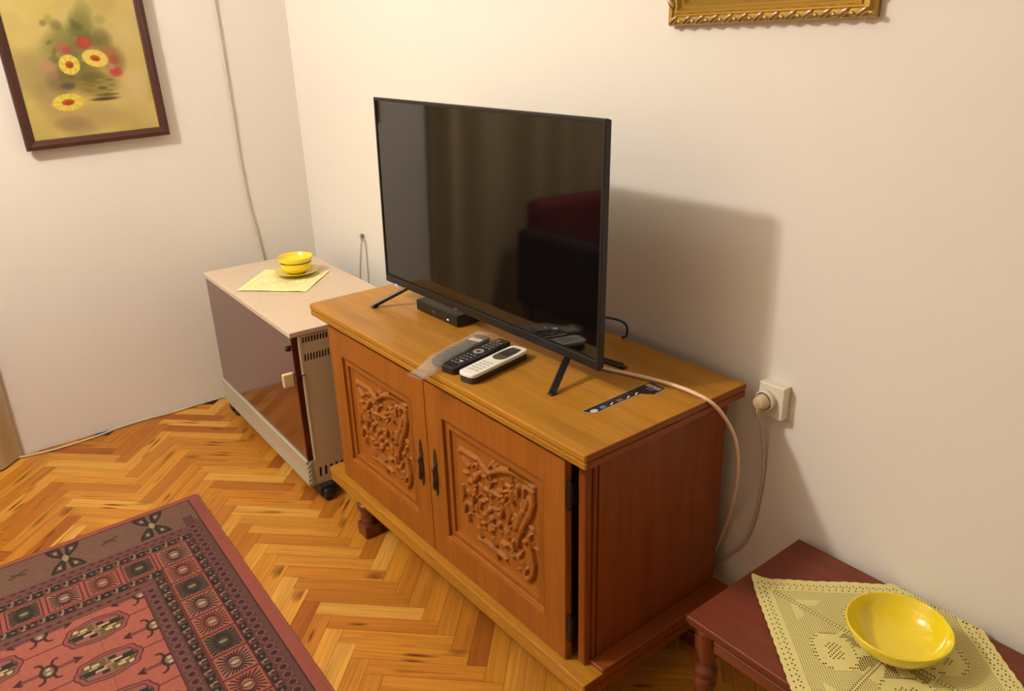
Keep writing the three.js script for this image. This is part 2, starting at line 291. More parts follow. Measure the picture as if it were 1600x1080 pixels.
// ---------------------------------------------------------------- storage heater in the corner
{
  const A = 0.0316, ht = thing('heater', 'beige storage heater with a glossy maroon front, on black castors in the corner', 'heater', [1.0296, 0, 0.5705], -A);
  const w = 0.872, D = 0.43;
  const top = dataTex(256, 256, (u, v, c) => { const l = 0.96 + 0.08 * (noise(u * 60, v * 60, 9, 60, 60) - 0.5); c[0] = c[1] = c[2] = l; });
  const topM = mat(0.66, 0.52, 0.38, 0.4, { map: top }), shell = mat(0.58, 0.46, 0.28, 0.5), silver = mat(0.42, 0.39, 0.29, 0.42), maroon = mat(0.085, 0.012, 0.007, 0.22, { physical: true, clearcoat: 0.6, clearcoatRoughness: 0.06 });
  part('top_panel', bx(-w - 0.004, 0.589, -D, 0.002, 0.6072, 0.003, 0.003), topM, ht);
  part('door', bx(-w + 0.004, 0.150, -0.022, -0.004, 0.588, -0.002, 0.003), maroon, ht, null, { label: 'glossy maroon front panel' });
  // side panels, pierced by rows of vents
  const side = (() => {
    const s = new THREE.Shape(); const z0 = 0.024, z1 = D - 0.004; s.moveTo(z0, 0.056); s.lineTo(z1, 0.056); s.lineTo(z1, 0.588); s.lineTo(z0, 0.588); s.closePath();
    const slot = (z, y, ww, hh, lean) => { const h = new THREE.Path(); h.moveTo(z - ww / 2 - lean, y - hh / 2); h.lineTo(z - ww / 2 + lean, y + hh / 2); h.lineTo(z + ww / 2 + lean, y + hh / 2); h.lineTo(z + ww / 2 - lean, y - hh / 2); h.closePath(); s.holes.push(h); };
    for (let i = 0; i < 24; i++) { slot(0.040 + i * 0.0098, 0.573, 0.0058, 0.019, 0.001); slot(0.040 + i * 0.0098, 0.514, 0.0058, 0.023, 0.001); }
    for (let i = 0; i < 11; i++) slot(0.040 + i * 0.0195, 0.100, 0.0085, 0.034, 0.001);
    const g = ext(s, 0.0016); g.rotateY(Math.PI / 2); return g;
  })();
  part('side_panel', side, shell, ht, [-0.0016, 0, 0]); part('side_panel', side, shell, ht, [-w, 0, 0]);
  part('body', bx(-w + 0.006, 0.058, -D + 0.004, -0.006, 0.588, -0.024, 0.002), mat(0.03, 0.02, 0.012, 0.8), ht);
  part('trim_strip', merge(bx(-0.003, 0.15, -0.030, 0.0012, 0.588, -0.0225, 0.001)), M.cream, ht);
  part('kick_panel', (() => { const s = new THREE.Shape(); s.moveTo(-0.024, 0.056); s.lineTo(0.001, 0.056); s.lineTo(0.004, 0.062); s.lineTo(0.001, 0.104); s.lineTo(0.0015, 0.138); s.lineTo(0.0045, 0.142); s.lineTo(0.0045, 0.152); s.lineTo(-0.002, 0.153); s.lineTo(-0.004, 0.146); s.lineTo(-0.024, 0.146); s.closePath(); const g = ext(s, w - 0.004, 0.0008); g.rotateY(-Math.PI / 2); g.translate(-0.002, 0, 0); return g; })(), silver, ht, null, { label: 'silver grey folded kick panel' });
  for (let i = 0; i < 5; i++) { const s = new THREE.Shape(); s.moveTo(-0.007, 0); s.lineTo(0.007, 0.003); s.lineTo(-0.005, 0.013); s.closePath(); const g = ext(s, 0.004); g.rotateY(Math.PI / 2 - Math.PI); g.translate(0.004, 0.066 + i * 0.0165, -0.004); part('louvre_tooth', g, silver, ht); }
  part('knob', (() => { const g = lathe([[0.0001, 0], [0.009, 0], [0.009, 0.010], [0.006, 0.013], [0.0001, 0.013]], 20); g.rotateX(Math.PI / 2); return g; })(), M.black, ht, [-0.026, 0.548, -0.002]);
  part('handle', bx(-0.036, 0.420, -0.003, -0.020, 0.466, 0.033, 0.004), mat(0.74, 0.60, 0.31, 0.5), ht, null, { label: 'cream plastic handle block' });
  part('catch', bx(-0.006, 0.4565, -0.033, 0.0018, 0.4595, -0.002, 0.0005), M.black, ht);
  for (const [x, z] of [[0.000, -0.048], [-w + 0.045, -0.028], [-0.035, -D + 0.05], [-w + 0.03, -D + 0.05]]) {
    const c = part('castor', merge(rbox(0.05, 0.012, 0.05, 0.003, [0, 0.051, 0]), rbox(0.042, 0.026, 0.010, 0.003, [0, 0.036, -0.022]), rbox(0.042, 0.026, 0.010, 0.003, [0, 0.036, 0.022])), M.rubber, ht, [x, 0, z]);
    const wh = lathe([[0.0001, -0.012], [0.018, -0.016], [0.024, -0.011], [0.0245, 0.011], [0.018, 0.016], [0.0001, 0.012]], 28); wh.rotateX(Math.PI / 2); part('wheel', wh, M.rubber, c, [0.012, 0.0246, 0]);
  }
}

// ---------------------------------------------------------------- television
{
  const OX = 1.6948, OY = 0.7203, OZ = 0.3365;
  const tv = thing('television', 'black flat screen television on splayed feet, standing on the oak cabinet', 'television', [OX, OY, OZ]);
  const w = 0.90, y0 = 0.055, y1 = 0.577, hh = y1 - y0, cy = (y0 + y1) / 2;
  const shellM = mat(0.006, 0.005, 0.005, 0.5), bez = mat(0.007, 0.006, 0.006, 0.4);
  const tilt = (g) => { g.translate(0, -y0, 0); g.rotateX(-0.02); g.translate(0, y0, 0); return g; };
  part('housing', tilt(merge(rbox(w - 0.004, hh - 0.004, 0.014, 0.004, [0, cy, -0.0125]), rbox(w * 0.62, hh * 0.55, 0.045, 0.015, [0, y0 + hh * 0.33, -0.045]))), shellM, tv);
  const fr = merge(sweepFrame(w, hh, [[0, -0.007], [0, -0.002], [0.002, 0], [0.008, 0], [0.009, -0.003]], false));
  fr.translate(0, cy, 0);
  const chin = rbox(w - 0.012, 0.021, 0.006, 0.0015, [0, y0 + 0.0115, -0.0028]);
  part('bezel', tilt(merge(fr, chin)), bez, tv);
  part('screen', tilt(clean(new THREE.BoxGeometry(w - 0.014, hh - 0.030, 0.003)).translate(0, cy + 0.0115, -0.004)), mat(0.0035, 0.003, 0.003, 0.05, { physical: true, ior: 1.55, clearcoat: 0.35, clearcoatRoughness: 0.04 }), tv);
  part('indicator_light', rbox(0.016, 0.007, 0.004, 0.0015, [-0.392, y0 - 0.0005, -0.0015]), mat(0.1, 0.45, 0.95, 0.3, { emissive: new THREE.Color(0.12, 0.5, 1), emissiveIntensity: 0.8 }), tv, null, { label: 'small blue glowing indicator' });
  part('standby_light', rbox(0.014, 0.004, 0.003, 0.001, [-0.085, y0 + 0.004, 0.0005]), mat(0.25, 0.02, 0.04, 0.3, { emissive: new THREE.Color(0.5, 0.02, 0.06), emissiveIntensity: 0.25 }), tv, null, { label: 'small dim red light' });
  for (const s of [-1, 1]) {
    const bar = (a, b, t) => { const va = V(...a), vb = V(...b), d = vb.clone().sub(va), g = rbox(0.017, d.length() + 0.006, 0.0085, 0.003); g.applyQuaternion(new THREE.Quaternion().setFromUnitVectors(V(0, 1, 0), d.clone().normalize())); g.translate(...va.add(vb).multiplyScalar(0.5).toArray()); return g; };
    const x0 = s < 0 ? -0.335 : 0.337, xf = s < 0 ? -0.402 : 0.381;
    const leg = part('stand_leg', merge(bar([x0, 0.062, -0.02], [xf, 0.006, 0.070]), bar([x0, 0.062, -0.024], [xf + s * 0.004, 0.006, -0.142]), rbox(0.03, 0.016, 0.02, 0.003, [x0, 0.060, -0.018])), M.black, tv);
    for (const [px, pz] of [[xf, 0.072], [xf + s * 0.004, -0.144]]) part('foot_pad', rbox(0.016, 0.004, 0.016, 0.0015, [px, 0.0022, pz]), M.rubber, leg);
  }
}
// ---------------------------------------------------------------- set-top box
{
  const b = thing('set_top_box', 'small black set-top box half under the television', 'set-top box', [1.4985, 0.7197, 0.272], 0.012);
  part('case', merge(rbox(0.20, 0.030, 0.11, 0.003, [0, 0.019, 0])), mat(0.004, 0.0035, 0.0035, 0.5), b);
  part('front_panel', rbox(0.198, 0.028, 0.003, 0.001, [0, 0.019, 0.0555]), M.black, b);
  part('status_light', rbox(0.008, 0.0035, 0.002, 0.0008, [0.056, 0.013, 0.0568]), mat(0.8, 0.8, 0.75, 0.4, { emissive: new THREE.Color(0.9, 0.9, 0.8), emissiveIntensity: 0.7 }), b, null, { label: 'tiny white status light' });
  part('emblem', rbox(0.014, 0.005, 0.001, 0.0004, [-0.012, 0.018, 0.0572]), mat(0.10, 0.09, 0.08, 0.4), b);
  for (const [x, z] of [[-0.085, 0.045], [0.085, 0.045], [-0.085, -0.045], [0.085, -0.045]]) part('foot', rbox(0.012, 0.005, 0.012, 0.001, [x, 0.0025, z]), M.rubber, b);
}
// ---------------------------------------------------------------- remotes
function remoteShape(len, wf, wn, r) { // outline: wide near end (+z) and far end
  const s = new THREE.Shape(), L = len / 2; const a = wn / 2, b = wf / 2;
  s.moveTo(-a, -L + r); s.quadraticCurveTo(-a, -L, -a + r, -L); s.lineTo(a - r, -L); s.quadraticCurveTo(a, -L, a, -L + r); s.quadraticCurveTo((a + b) / 2 + 0.001, 0, b, L - r); s.quadraticCurveTo(b, L, b - r, L); s.lineTo(-b + r, L); s.quadraticCurveTo(-b, L, -b, L - r); s.quadraticCurveTo(-(a + b) / 2 - 0.001, 0, -a, -L + r); return s;
}
const flat = (g, y) => { g.rotateX(-Math.PI / 2); g.translate(0, y, 0); return g; };   // shape +y becomes -z (far end)
{ // white one
  const p = thing('remote_control', 'white remote control with a dark oval display, rightmost of the three remotes on the cabinet', 'remote', [1.881, 0.7197, 0.418], 0.197);
  part('base', flat(ext(remoteShape(0.192, 0.044, 0.042, 0.013), 0.011, 0.003), 0.003), mat(0.035, 0.028, 0.022, 0.4), p);
  part('cover', flat(ext(remoteShape(0.196, 0.049, 0.047, 0.015), 0.004, 0.0025, { bevelOffset: -0.001 }), 0.0175), mat(0.88, 0.84, 0.78, 0.35), p);
  const disp = (() => { const s = new THREE.Shape(); s.moveTo(-0.018, 0); s.quadraticCurveTo(-0.019, 0.05, -0.012, 0.062); s.lineTo(0.012, 0.062); s.quadraticCurveTo(0.019, 0.05, 0.018, 0); s.absellipse(0, 0, 0.018, 0.018, 0, -Math.PI, true); return s; })();
  part('display', flat(ext(disp, 0.0006, 0.0003), 0.0238), mat(0.10, 0.085, 0.055, 0.25), p, [0, 0, -0.022]);
  part('display_window', flat(ext(roundedShape(0.028, 0.044, 0.003), 0.0005, 0.0002), 0.0247), mat(0.045, 0.038, 0.026, 0.2), p, [0, 0, -0.053]);
  const ks = []; for (let i = 0; i < 3; i++) for (let j = 0; j < 5; j++) ks.push(rbox(0.008, 0.0012, 0.006, 0.0005, [(i - 1) * 0.0115, 0.0242, 0.022 + j * 0.0125]));
  part('keypad', merge(ks), mat(0.50, 0.46, 0.40, 0.5), p, null, { kind: 'stuff' });
}
{ // black one
  const p = thing('remote_control', 'slim black remote control with a silver ring pad, middle of the three remotes', 'remote', [1.8085, 0.7197, 0.414], 0.205);
  part('shell', flat(ext(remoteShape(0.205, 0.036, 0.039, 0.009), 0.011, 0.004, { bevelOffset: -0.001 }), 0.0045), mat(0.014, 0.012, 0.012, 0.3), p);
  part('ring_pad', flat((() => { const s = new THREE.Shape(); s.absellipse(0, 0, 0.0135, 0.0135, 0, Math.PI * 2); const h = new THREE.Path(); h.absellipse(0, 0, 0.0065, 0.0065, 0, Math.PI * 2); s.holes.push(h); return ext(s, 0.001, 0.0005); })(), 0.0195), mat(0.30, 0.28, 0.28, 0.35), p, [0, 0, -0.005]);
  part('power_button', rbox(0.008, 0.002, 0.006, 0.0008, [-0.006, 0.020, -0.086]), mat(0.5, 0.12, 0.10, 0.4), p, null, { label: 'red power button' });
  part('infrared_window', rbox(0.030, 0.006, 0.006, 0.002, [0, 0.015, -0.1035]), mat(0.10, 0.01, 0.012, 0.2), p);
  const ks = [], r = rng(4); for (let j = 0; j < 12; j++) for (let i = 0; i < 3; i++) { const z = -0.074 + j * 0.0135; if (Math.abs(z + 0.005) < 0.019) continue; ks.push(rbox(0.0065, 0.0016, 0.0042, 0.0006, [(i - 1) * 0.0105, 0.0200, z])); }
  part('buttons', merge(ks), mat(0.20, 0.19, 0.19, 0.5), p, null, { kind: 'stuff' });
  part('white_button', rbox(0.007, 0.0018, 0.005, 0.0006, [0.008, 0.0203, 0.064]), M.white, p);
}
{ // the bagged one and its bag
  const p = thing('remote_control', 'dark grey remote control inside a clear plastic bag, leftmost of the three remotes', 'remote', [1.755, 0.7212, 0.424], 0.30);
  part('shell', flat(ext(remoteShape(0.185, 0.040, 0.036, 0.008), 0.009, 0.003, { bevelOffset: -0.001 }), 0.0055), mat(0.05, 0.045, 0.040, 0.4), p);
  part('label_sticker', rbox(0.036, 0.0009, 0.017, 0.0003, [0.001, 0.0180, -0.058]), M.white, p, null, { label: 'small white paper label' });
  const ks = []; for (let j = 0; j < 8; j++) for (let i = 0; i < 3; i++) ks.push(rbox(0.0065, 0.0016, 0.0045, 0.0006, [(i - 1) * 0.0105, 0.0180, -0.036 + j * 0.0145]));
  part('buttons', merge(ks), mat(0.14, 0.13, 0.12, 0.5), p, null, { kind: 'stuff' });
  const bag = (() => { // crumpled sleeve, closed far end, flattened tail hanging over the cabinet's edge
    const nu = 44, nv = 60; return grid(nu, nv, (u, v) => {
      const a = u * Math.PI * 2, z = -0.118 + v * 0.29; const tail = Math.max(0, Math.min(1, (z - 0.088) / 0.05)), head = Math.max(0, Math.min(1, (-0.098 - z) / 0.02));
      const wv = 0.029 - tail * 0.004 + 0.003 * (noise(v * 9, 1, 7) - 0.5), hv = (0.0125) * (1 - 0.72 * tail) * (1 - 0.8 * head) + 0.0006;
      const cr = 0.0022 * (noise(u * 16, v * 30, 5, 16, 4096) - 0.5) + 0.002 * (noise(u * 8 + 3, v * 12, 6, 8, 4096) - 0.5);
      const q = (t) => Math.sign(t) * Math.pow(Math.abs(t), 0.7);
      return [q(Math.cos(a)) * wv + cr, Math.max(0.0008, 0.0135 * (1 - 0.55 * tail) + q(Math.sin(a)) * hv + cr * (Math.sin(a) > -0.2 ? 1 : 0)), z];
    });
  })();
  const bg = tag(part('plastic_bag', bag, mat(0.93, 0.90, 0.85, 0.2, { physical: true, transmission: 0.87, thickness: 0, ior: 1.35 }), scene, [1.755, 0.7202, 0.424]), 'crumpled clear plastic bag around the leftmost remote, its tail over the cabinet edge', 'bag'); bg.rotation.y = 0.30;
}
// ---------------------------------------------------------------- printed strip on the cabinet top
{
  const pts = [[2.177, 0.418], [2.196, 0.411], [2.204, 0.392], [2.201, 0.263], [2.2245, 0.242], [2.221, 0.203], [2.171, 0.1985]];
  const x0 = 2.165, x1 = 2.230, z0 = 0.194, z1 = 0.423;
  const s = new THREE.Shape(pts.map(([x, z]) => new THREE.Vector2(x, -z))); const g = ext(s, 0.0004, 0); g.rotateX(-Math.PI / 2);
  const p = g.attributes.position, uv = g.attributes.uv; for (let i = 0; i < p.count; i++) uv.setXY(i, (p.getX(i) - x0) / (x1 - x0), 1 - (p.getZ(i) - z0) / (z1 - z0));
  g.translate(-2.19, 0, -0.31);
  const tex = canvasTex(512, 1804, (c, w, h) => {
    const X = (x) => (x - x0) / (x1 - x0) * w, Y = (z) => (z - z0) / (z1 - z0) * h;
    c.fillStyle = '#b9a583'; c.fillRect(0, 0, w, h);
    const poly = (k) => { const cx = 2.19, cz = 0.31; c.beginPath(); pts.forEach(([x, z], i) => { const dx = x + (x > 2.187 ? -k : k), dz = z + (z > cz ? -k : k); i ? c.lineTo(X(dx), Y(dz)) : c.moveTo(X(dx), Y(dz)); }); c.closePath(); };
    poly(0.0018); c.fillStyle = '#17100f'; c.fill();
    const band = c.createLinearGradient(X(2.17), 0, X(2.205), 0); band.addColorStop(0, '#4a4350'); band.addColorStop(0.5, '#2a2228'); band.addColorStop(1, '#17100f');
    c.fillStyle = band; c.fillRect(X(2.179), Y(0.262), X(2.197) - X(2.179), Y(0.405) - Y(0.262));
    // round icon glyphs along the strip
    const ic = [[0.396, '#c9c3c6', 0], [0.370, '#31506e', 1], [0.345, '#191417', 2], [0.320, '#6d3f3a', 3], [0.295, '#241b22', 2], [0.270, '#1c1517', 2]];
    for (const [z, col, k] of ic) { c.fillStyle = col; c.beginPath(); c.ellipse(X(2.194), Y(z), 52, 74, 0, 0, 7); c.fill(); c.strokeStyle = k === 1 ? '#7fa3bd' : k === 3 ? '#a98a80' : '#d9d0d0'; c.lineWidth = k === 2 ? 26 : 16; c.beginPath(); if (k === 2) { c.moveTo(X(2.192), Y(z - 0.006)); c.lineTo(X(2.197), Y(z + 0.006)); } else if (k) c.ellipse(X(2.194), Y(z), 26, 40, 0, 0.4, 5.4); c.stroke(); }
    // pale block lettering, too small to read
    c.fillStyle = '#d2c6c2'; for (let i = 0; i < 5; i++) { c.fillRect(X(2.178) + i * 62, Y(0.2115) + 6 * (i % 2), 48, 100); } c.fillStyle = '#17100f'; for (let i = 0; i < 5; i++) c.fillRect(X(2.178) + 14 + i * 62, Y(0.2115) + 40, 18, 30 + 10 * (i % 3));
    c.fillStyle = '#8d8083'; for (let i = 0; i < 3; i++) c.fillRect(X(2.190) + i * 50, Y(0.230), 36, 46);
  });
  tag(part('sticker', g, mat(1, 1, 1, 0.35, { map: tex }), scene, [2.19, 0.7199, 0.31]), 'black printed sticker strip with small icons and a pale edge on the cabinet top', 'sticker');
}
// ---------------------------------------------------------------- cords
tag(part('cable', tube([[2.03, 0.727, 0.225], [2.053, 0.7255, 0.232], [2.12, 0.725, 0.212], [2.205, 0.7255, 0.190], [2.285, 0.728, 0.189], [2.322, 0.716, 0.178], [2.336, 0.680, 0.150], [2.338, 0.600, 0.100], [2.334, 0.508, 0.076], [2.318, 0.42, 0.060], [2.285, 0.33, 0.028], [2.25, 0.22, 0.022]], 0.0042, 120, 10), M.cord, scene), 'pale cord running from the television over the right edge of the cabinet', 'cord');
tag(part('cable', tube([[2.03, 0.80, 0.285], [2.03, 0.837, 0.22], [2.045, 0.832, 0.19], [2.03, 0.80, 0.135], [1.985, 0.745, 0.085], [1.95, 0.7245, 0.06], [1.93, 0.70, 0.035], [1.92, 0.6, 0.025]], 0.0028, 80, 8), M.blackMatt, scene), 'thin black cord looping behind the television down to the wall', 'cord');
tag(part('cable', tube([[0.006, RY - 0.01, 0.286], [0.006, 2.0, 0.284], [0.006, 1.58, 0.282], [0.0065, 1.2, 0.279], [0.006, 0.98, 0.278], [0.0065, 0.8, 0.268], [0.006, 0.70, 0.255], [0.006, 0.60, 0.245], [0.006, 0.45, 0.24], [0.006, 0.05, 0.235]], 0.0042, 90, 8), M.greyWire, scene), 'thin beige cord running down the left wall behind the heater', 'cord');
tag(part('cable', tube([[0.012, 0.005, 0.50], [0.010, 0.004, 0.62], [0.014, 0.004, 0.74], [0.008, 0.004, 0.82], [0.012, 0.005, 0.93], [0.030, 0.004, 1.02], [0.038, 0.004, 1.12], [0.036, 0.004, 1.20], [0.026, 0.005, 1.275], [0.012, 0.008, 1.32]], 0.0042, 80, 8), M.wire, scene), 'pale cord lying on the parquet along the left wall', 'cord');
{ // hook with a loop of thin wire
  const h = thing('wall_hook', 'small grey hook on the wall left of the television with a looped wire', 'hook', [0.478, 0.716, 0.001]);
  part('hook', merge(rbox(0.016, 0.014, 0.010, 0.003, [-0.004, 0, 0.005]), tube([[-0.004, 0.004, 0.01], [0.008, 0.002, 0.018], [0.016, -0.016, 0.016]], 0.0035, 16, 8)), M.grey, h);
  part('wire_loop', tube([[-0.012, -0.006, 0.004], [-0.030, -0.06, 0.004], [-0.052, -0.13, 0.003], [-0.064, -0.20, 0.003], [-0.055, -0.26, 0.003], [-0.02, -0.27, 0.003], [0.002, -0.22, 0.003], [0.010, -0.13, 0.003], [0.014, -0.06, 0.004], [0.014, -0.012, 0.008]], 0.0022, 60, 6), M.greyWire, h);
}
{ // wall socket, plug
  const s = thing('wall_socket', 'surface-mounted white socket box on the wall right of the cabinet', 'socket', [2.366, 0.685, 0]);
  part('box', rbox(0.064, 0.078, 0.026, 0.003, [0, 0, 0.013]), M.plastic, s);
  part('collar', (() => { const g = lathe([[0.014, 0], [0.0225, 0], [0.0235, 0.013], [0.022, 0.016], [0.0195, 0.016], [0.0185, 0.004], [0.014, 0.003]], 36); g.rotateX(Math.PI / 2); return g; })(), M.plastic, s, [-0.008, 0.002, 0.025]);
  const p = thing('plug', 'round cream plug in the wall socket with its cord hanging down', 'plug', [2.358, 0.687, 0.028]);
  part('body', (() => { const g = lathe([[0.0001, 0.034], [0.010, 0.034], [0.0145, 0.030], [0.016, 0.020], [0.0175, 0.018], [0.0175, 0.004], [0.0001, 0.004]], 32); g.rotateX(Math.PI / 2); return g; })(), mat(0.60, 0.47, 0.28, 0.4), p);
  part('strain_relief', tube([[0, -0.010, 0.024], [-0.002, -0.022, 0.026], [-0.003, -0.034, 0.024]], 0.0048, 14, 10), mat(0.45, 0.33, 0.18, 0.5), p);
  part('cord', tube([[-0.003, -0.030, 0.0245], [-0.006, -0.06, 0.005], [-0.004, -0.12, -0.012], [-0.002, -0.18, -0.018], [-0.006, -0.26, -0.020], [-0.014, -0.33, -0.020], [-0.032, -0.40, -0.020], [-0.075, -0.47, -0.019], [-0.13, -0.55, -0.015]], 0.0034, 70, 8), M.wire, p);
}

// ---------------------------------------------------------------- flower painting on the left wall
{
  const w = 0.482, h = 0.66, fw = 0.032, zc = 0.778, yb = 1.1165;
  const g = thing('painting', 'flower still life in a plain dark brown frame on the left wall', 'painting', [0.012, yb, zc], Math.PI / 2);
  // local x runs towards -z (image right); lean the picture as it hangs
  const tilt = new THREE.Group(); tilt.rotation.z = 0.0235;
  const R = (geo) => { geo.rotateZ(0.0235); return geo; };
  const fr = sweepFrame(w, h, [[0.004, 0], [0, 0.004], [0, 0.018], [0.003, 0.0225], [0.014, 0.0235], [0.022, 0.020], [0.026, 0.019], [fw, 0.015], [fw, 0.006]], true);
  fr.translate(0, h / 2, 0); part('frame', R(fr), mat(0.072, 0.018, 0.008, 0.5, { map: W3 }), g);
  const cw = w - 2 * fw + 0.006, ch = h - 2 * fw + 0.006;
  const tex = canvasTex(1024, Math.round(1024 * ch / cw), (c, TW, TH) => {
    const S = TW / 0.428, X = (z) => (0.995 - z) * S, Y = (y) => TH - (y - 1.141) * S; const r = rng(12);
    c.fillStyle = '#cdb45c'; c.fillRect(0, 0, TW, TH);
    const blob = (z, y, rz, ry, col, a = 1, rot = 0) => { c.save(); c.translate(X(z), Y(y)); c.rotate(rot); c.scale(rz * S, ry * S); const q = c.createRadialGradient(0, 0, 0, 0, 0, 1); q.addColorStop(0, col + Math.round(a * 255).toString(16).padStart(2, '0')); q.addColorStop(0.55, col + Math.round(a * 190).toString(16).padStart(2, '0')); q.addColorStop(1, col + '00'); c.fillStyle = q; c.beginPath(); c.arc(0, 0, 1, 0, 7); c.fill(); c.restore(); };
    for (let i = 0; i < 150; i++) blob(0.56 + r() * 0.44, 1.14 + r() * 0.6, 0.03 + r() * 0.06, 0.03 + r() * 0.06, ['#c9b05a', '#d4bd6c', '#bda458', '#d6c07c', '#c4ac5f'][Math.floor(r() * 5)], 0.4);
    blob(0.93, 1.36, 0.09, 0.10, '#8f7d48', 0.55); blob(0.90, 1.28, 0.07, 0.10, '#9a8350', 0.5); blob(0.80, 1.20, 0.16, 0.05, '#b3955c', 0.7); blob(0.66, 1.33, 0.06, 0.12, '#cdae6e', 0.6); blob(0.62, 1.30, 0.05, 0.07, '#e0c48c', 0.6);
    blob(0.86, 1.19, 0.07, 0.03, '#8a7246', 0.6); blob(0.84, 1.166, 0.07, 0.03, '#8f7a50', 0.4);
    blob(0.80, 1.45, 0.10, 0.08, '#6f7030', 0.85); blob(0.76, 1.50, 0.05, 0.075, '#66662c', 0.85); blob(0.71, 1.46, 0.05, 0.05, '#655f2e', 0.8); blob(0.86, 1.43, 0.06, 0.06, '#948a45', 0.7); blob(0.74, 1.545, 0.035, 0.06, '#8d8a40', 0.7); blob(0.68, 1.39, 0.05, 0.06, '#6d6230', 0.7); blob(0.86, 1.33, 0.06, 0.05, '#6f5f38', 0.75); blob(0.80, 1.37, 0.09, 0.06, '#564f26', 0.75);
    for (let i = 0; i < 26; i++) blob(0.68 + r() * 0.2, 1.38 + r() * 0.16, 0.01 + r() * 0.015, 0.006 + r() * 0.02, ['#5d5a28', '#8f8c46', '#a39a55'][i % 3], 0.55, r() * 3);
    blob(0.765, 1.32, 0.085, 0.055, '#7d6e30', 0.95); blob(0.73, 1.31, 0.065, 0.045, '#97853e', 0.9); blob(0.76, 1.335, 0.05, 0.025, '#5f5526', 0.6); blob(0.735, 1.262, 0.06, 0.008, '#3c2f16', 0.95); blob(0.725, 1.275, 0.05, 0.008, '#5a4a20', 0.8); blob(0.735, 1.30, 0.02, 0.008, '#4b421d', 0.7); blob(0.845, 1.315, 0.03, 0.015, '#4d4030', 0.8);
    for (let i = 0; i < 16; i++) blob(0.70 + r() * 0.1, 1.275 + r() * 0.06, 0.02, 0.0022, i % 2 ? '#5d5024' : '#b5a05a', 0.6, 0.1);
    blob(0.765, 1.452, 0.034, 0.026, '#b4372e', 0.95); blob(0.755, 1.457, 0.02, 0.016, '#c8463a', 0.9); blob(0.83, 1.437, 0.032, 0.026, '#b5604a', 0.9); blob(0.82, 1.43, 0.02, 0.015, '#a04234', 0.7); blob(0.69, 1.412, 0.034, 0.034, '#b0683a', 0.9); blob(0.676, 1.392, 0.022, 0.02, '#ac4b32', 0.8); blob(0.678, 1.35, 0.027, 0.022, '#bb362f', 0.95); blob(0.69, 1.368, 0.018, 0.012, '#cf8a76', 0.8); blob(0.89, 1.383, 0.024, 0.03, '#c08a66', 1); blob(0.883, 1.355, 0.022, 0.02, '#a87c60', 0.8);
    const daisy = (z, y, rz, ry, ang, tone) => {
      for (let i = 0; i < 22; i++) { const a = i / 22 * Math.PI * 2; c.save(); c.translate(X(z), Y(y)); c.rotate(ang); c.scale(1, ry / rz); c.rotate(a); c.fillStyle = [tone, '#e2c846', '#e6d068'][i % 3]; c.beginPath(); c.ellipse(rz * S * 0.66, 0, rz * S * 0.36, rz * S * 0.17, 0, 0, 7); c.fill(); c.restore(); }
      c.save(); c.translate(X(z), Y(y)); c.rotate(ang); c.fillStyle = '#bd5a1c'; c.beginPath(); c.ellipse(0, 0, rz * S * 0.4, ry * S * 0.36, 0, 0, 7); c.fill(); c.fillStyle = '#9c4416'; c.beginPath(); c.ellipse(4, 5, rz * S * 0.25, ry * S * 0.2, 0, 0, 7); c.fill(); c.restore();
    };
    daisy(0.824, 1.384, 0.034, 0.034, 0, '#d8bf36'); daisy(0.737, 1.400, 0.043, 0.029, 0.25, '#e6c860'); daisy(0.857, 1.261, 0.052, 0.029, -0.05, '#dcc62c');
  });
  part('canvas', R(rbox(cw, ch, 0.006, 0.001, [0, h / 2, 0.010])), mat(0.82, 0.83, 0.92, 0.55, { map: tex }), g);
  const p = g.children[1].geometry.attributes.position, uv = g.children[1].geometry.attributes.uv; const ca = Math.cos(-0.0235), sa = Math.sin(-0.0235);
  for (let i = 0; i < p.count; i++) { const x = p.getX(i) * ca - p.getY(i) * sa, y = p.getX(i) * sa + p.getY(i) * ca; uv.setXY(i, x / cw + 0.5, (y - h / 2) / ch + 0.5); }
}
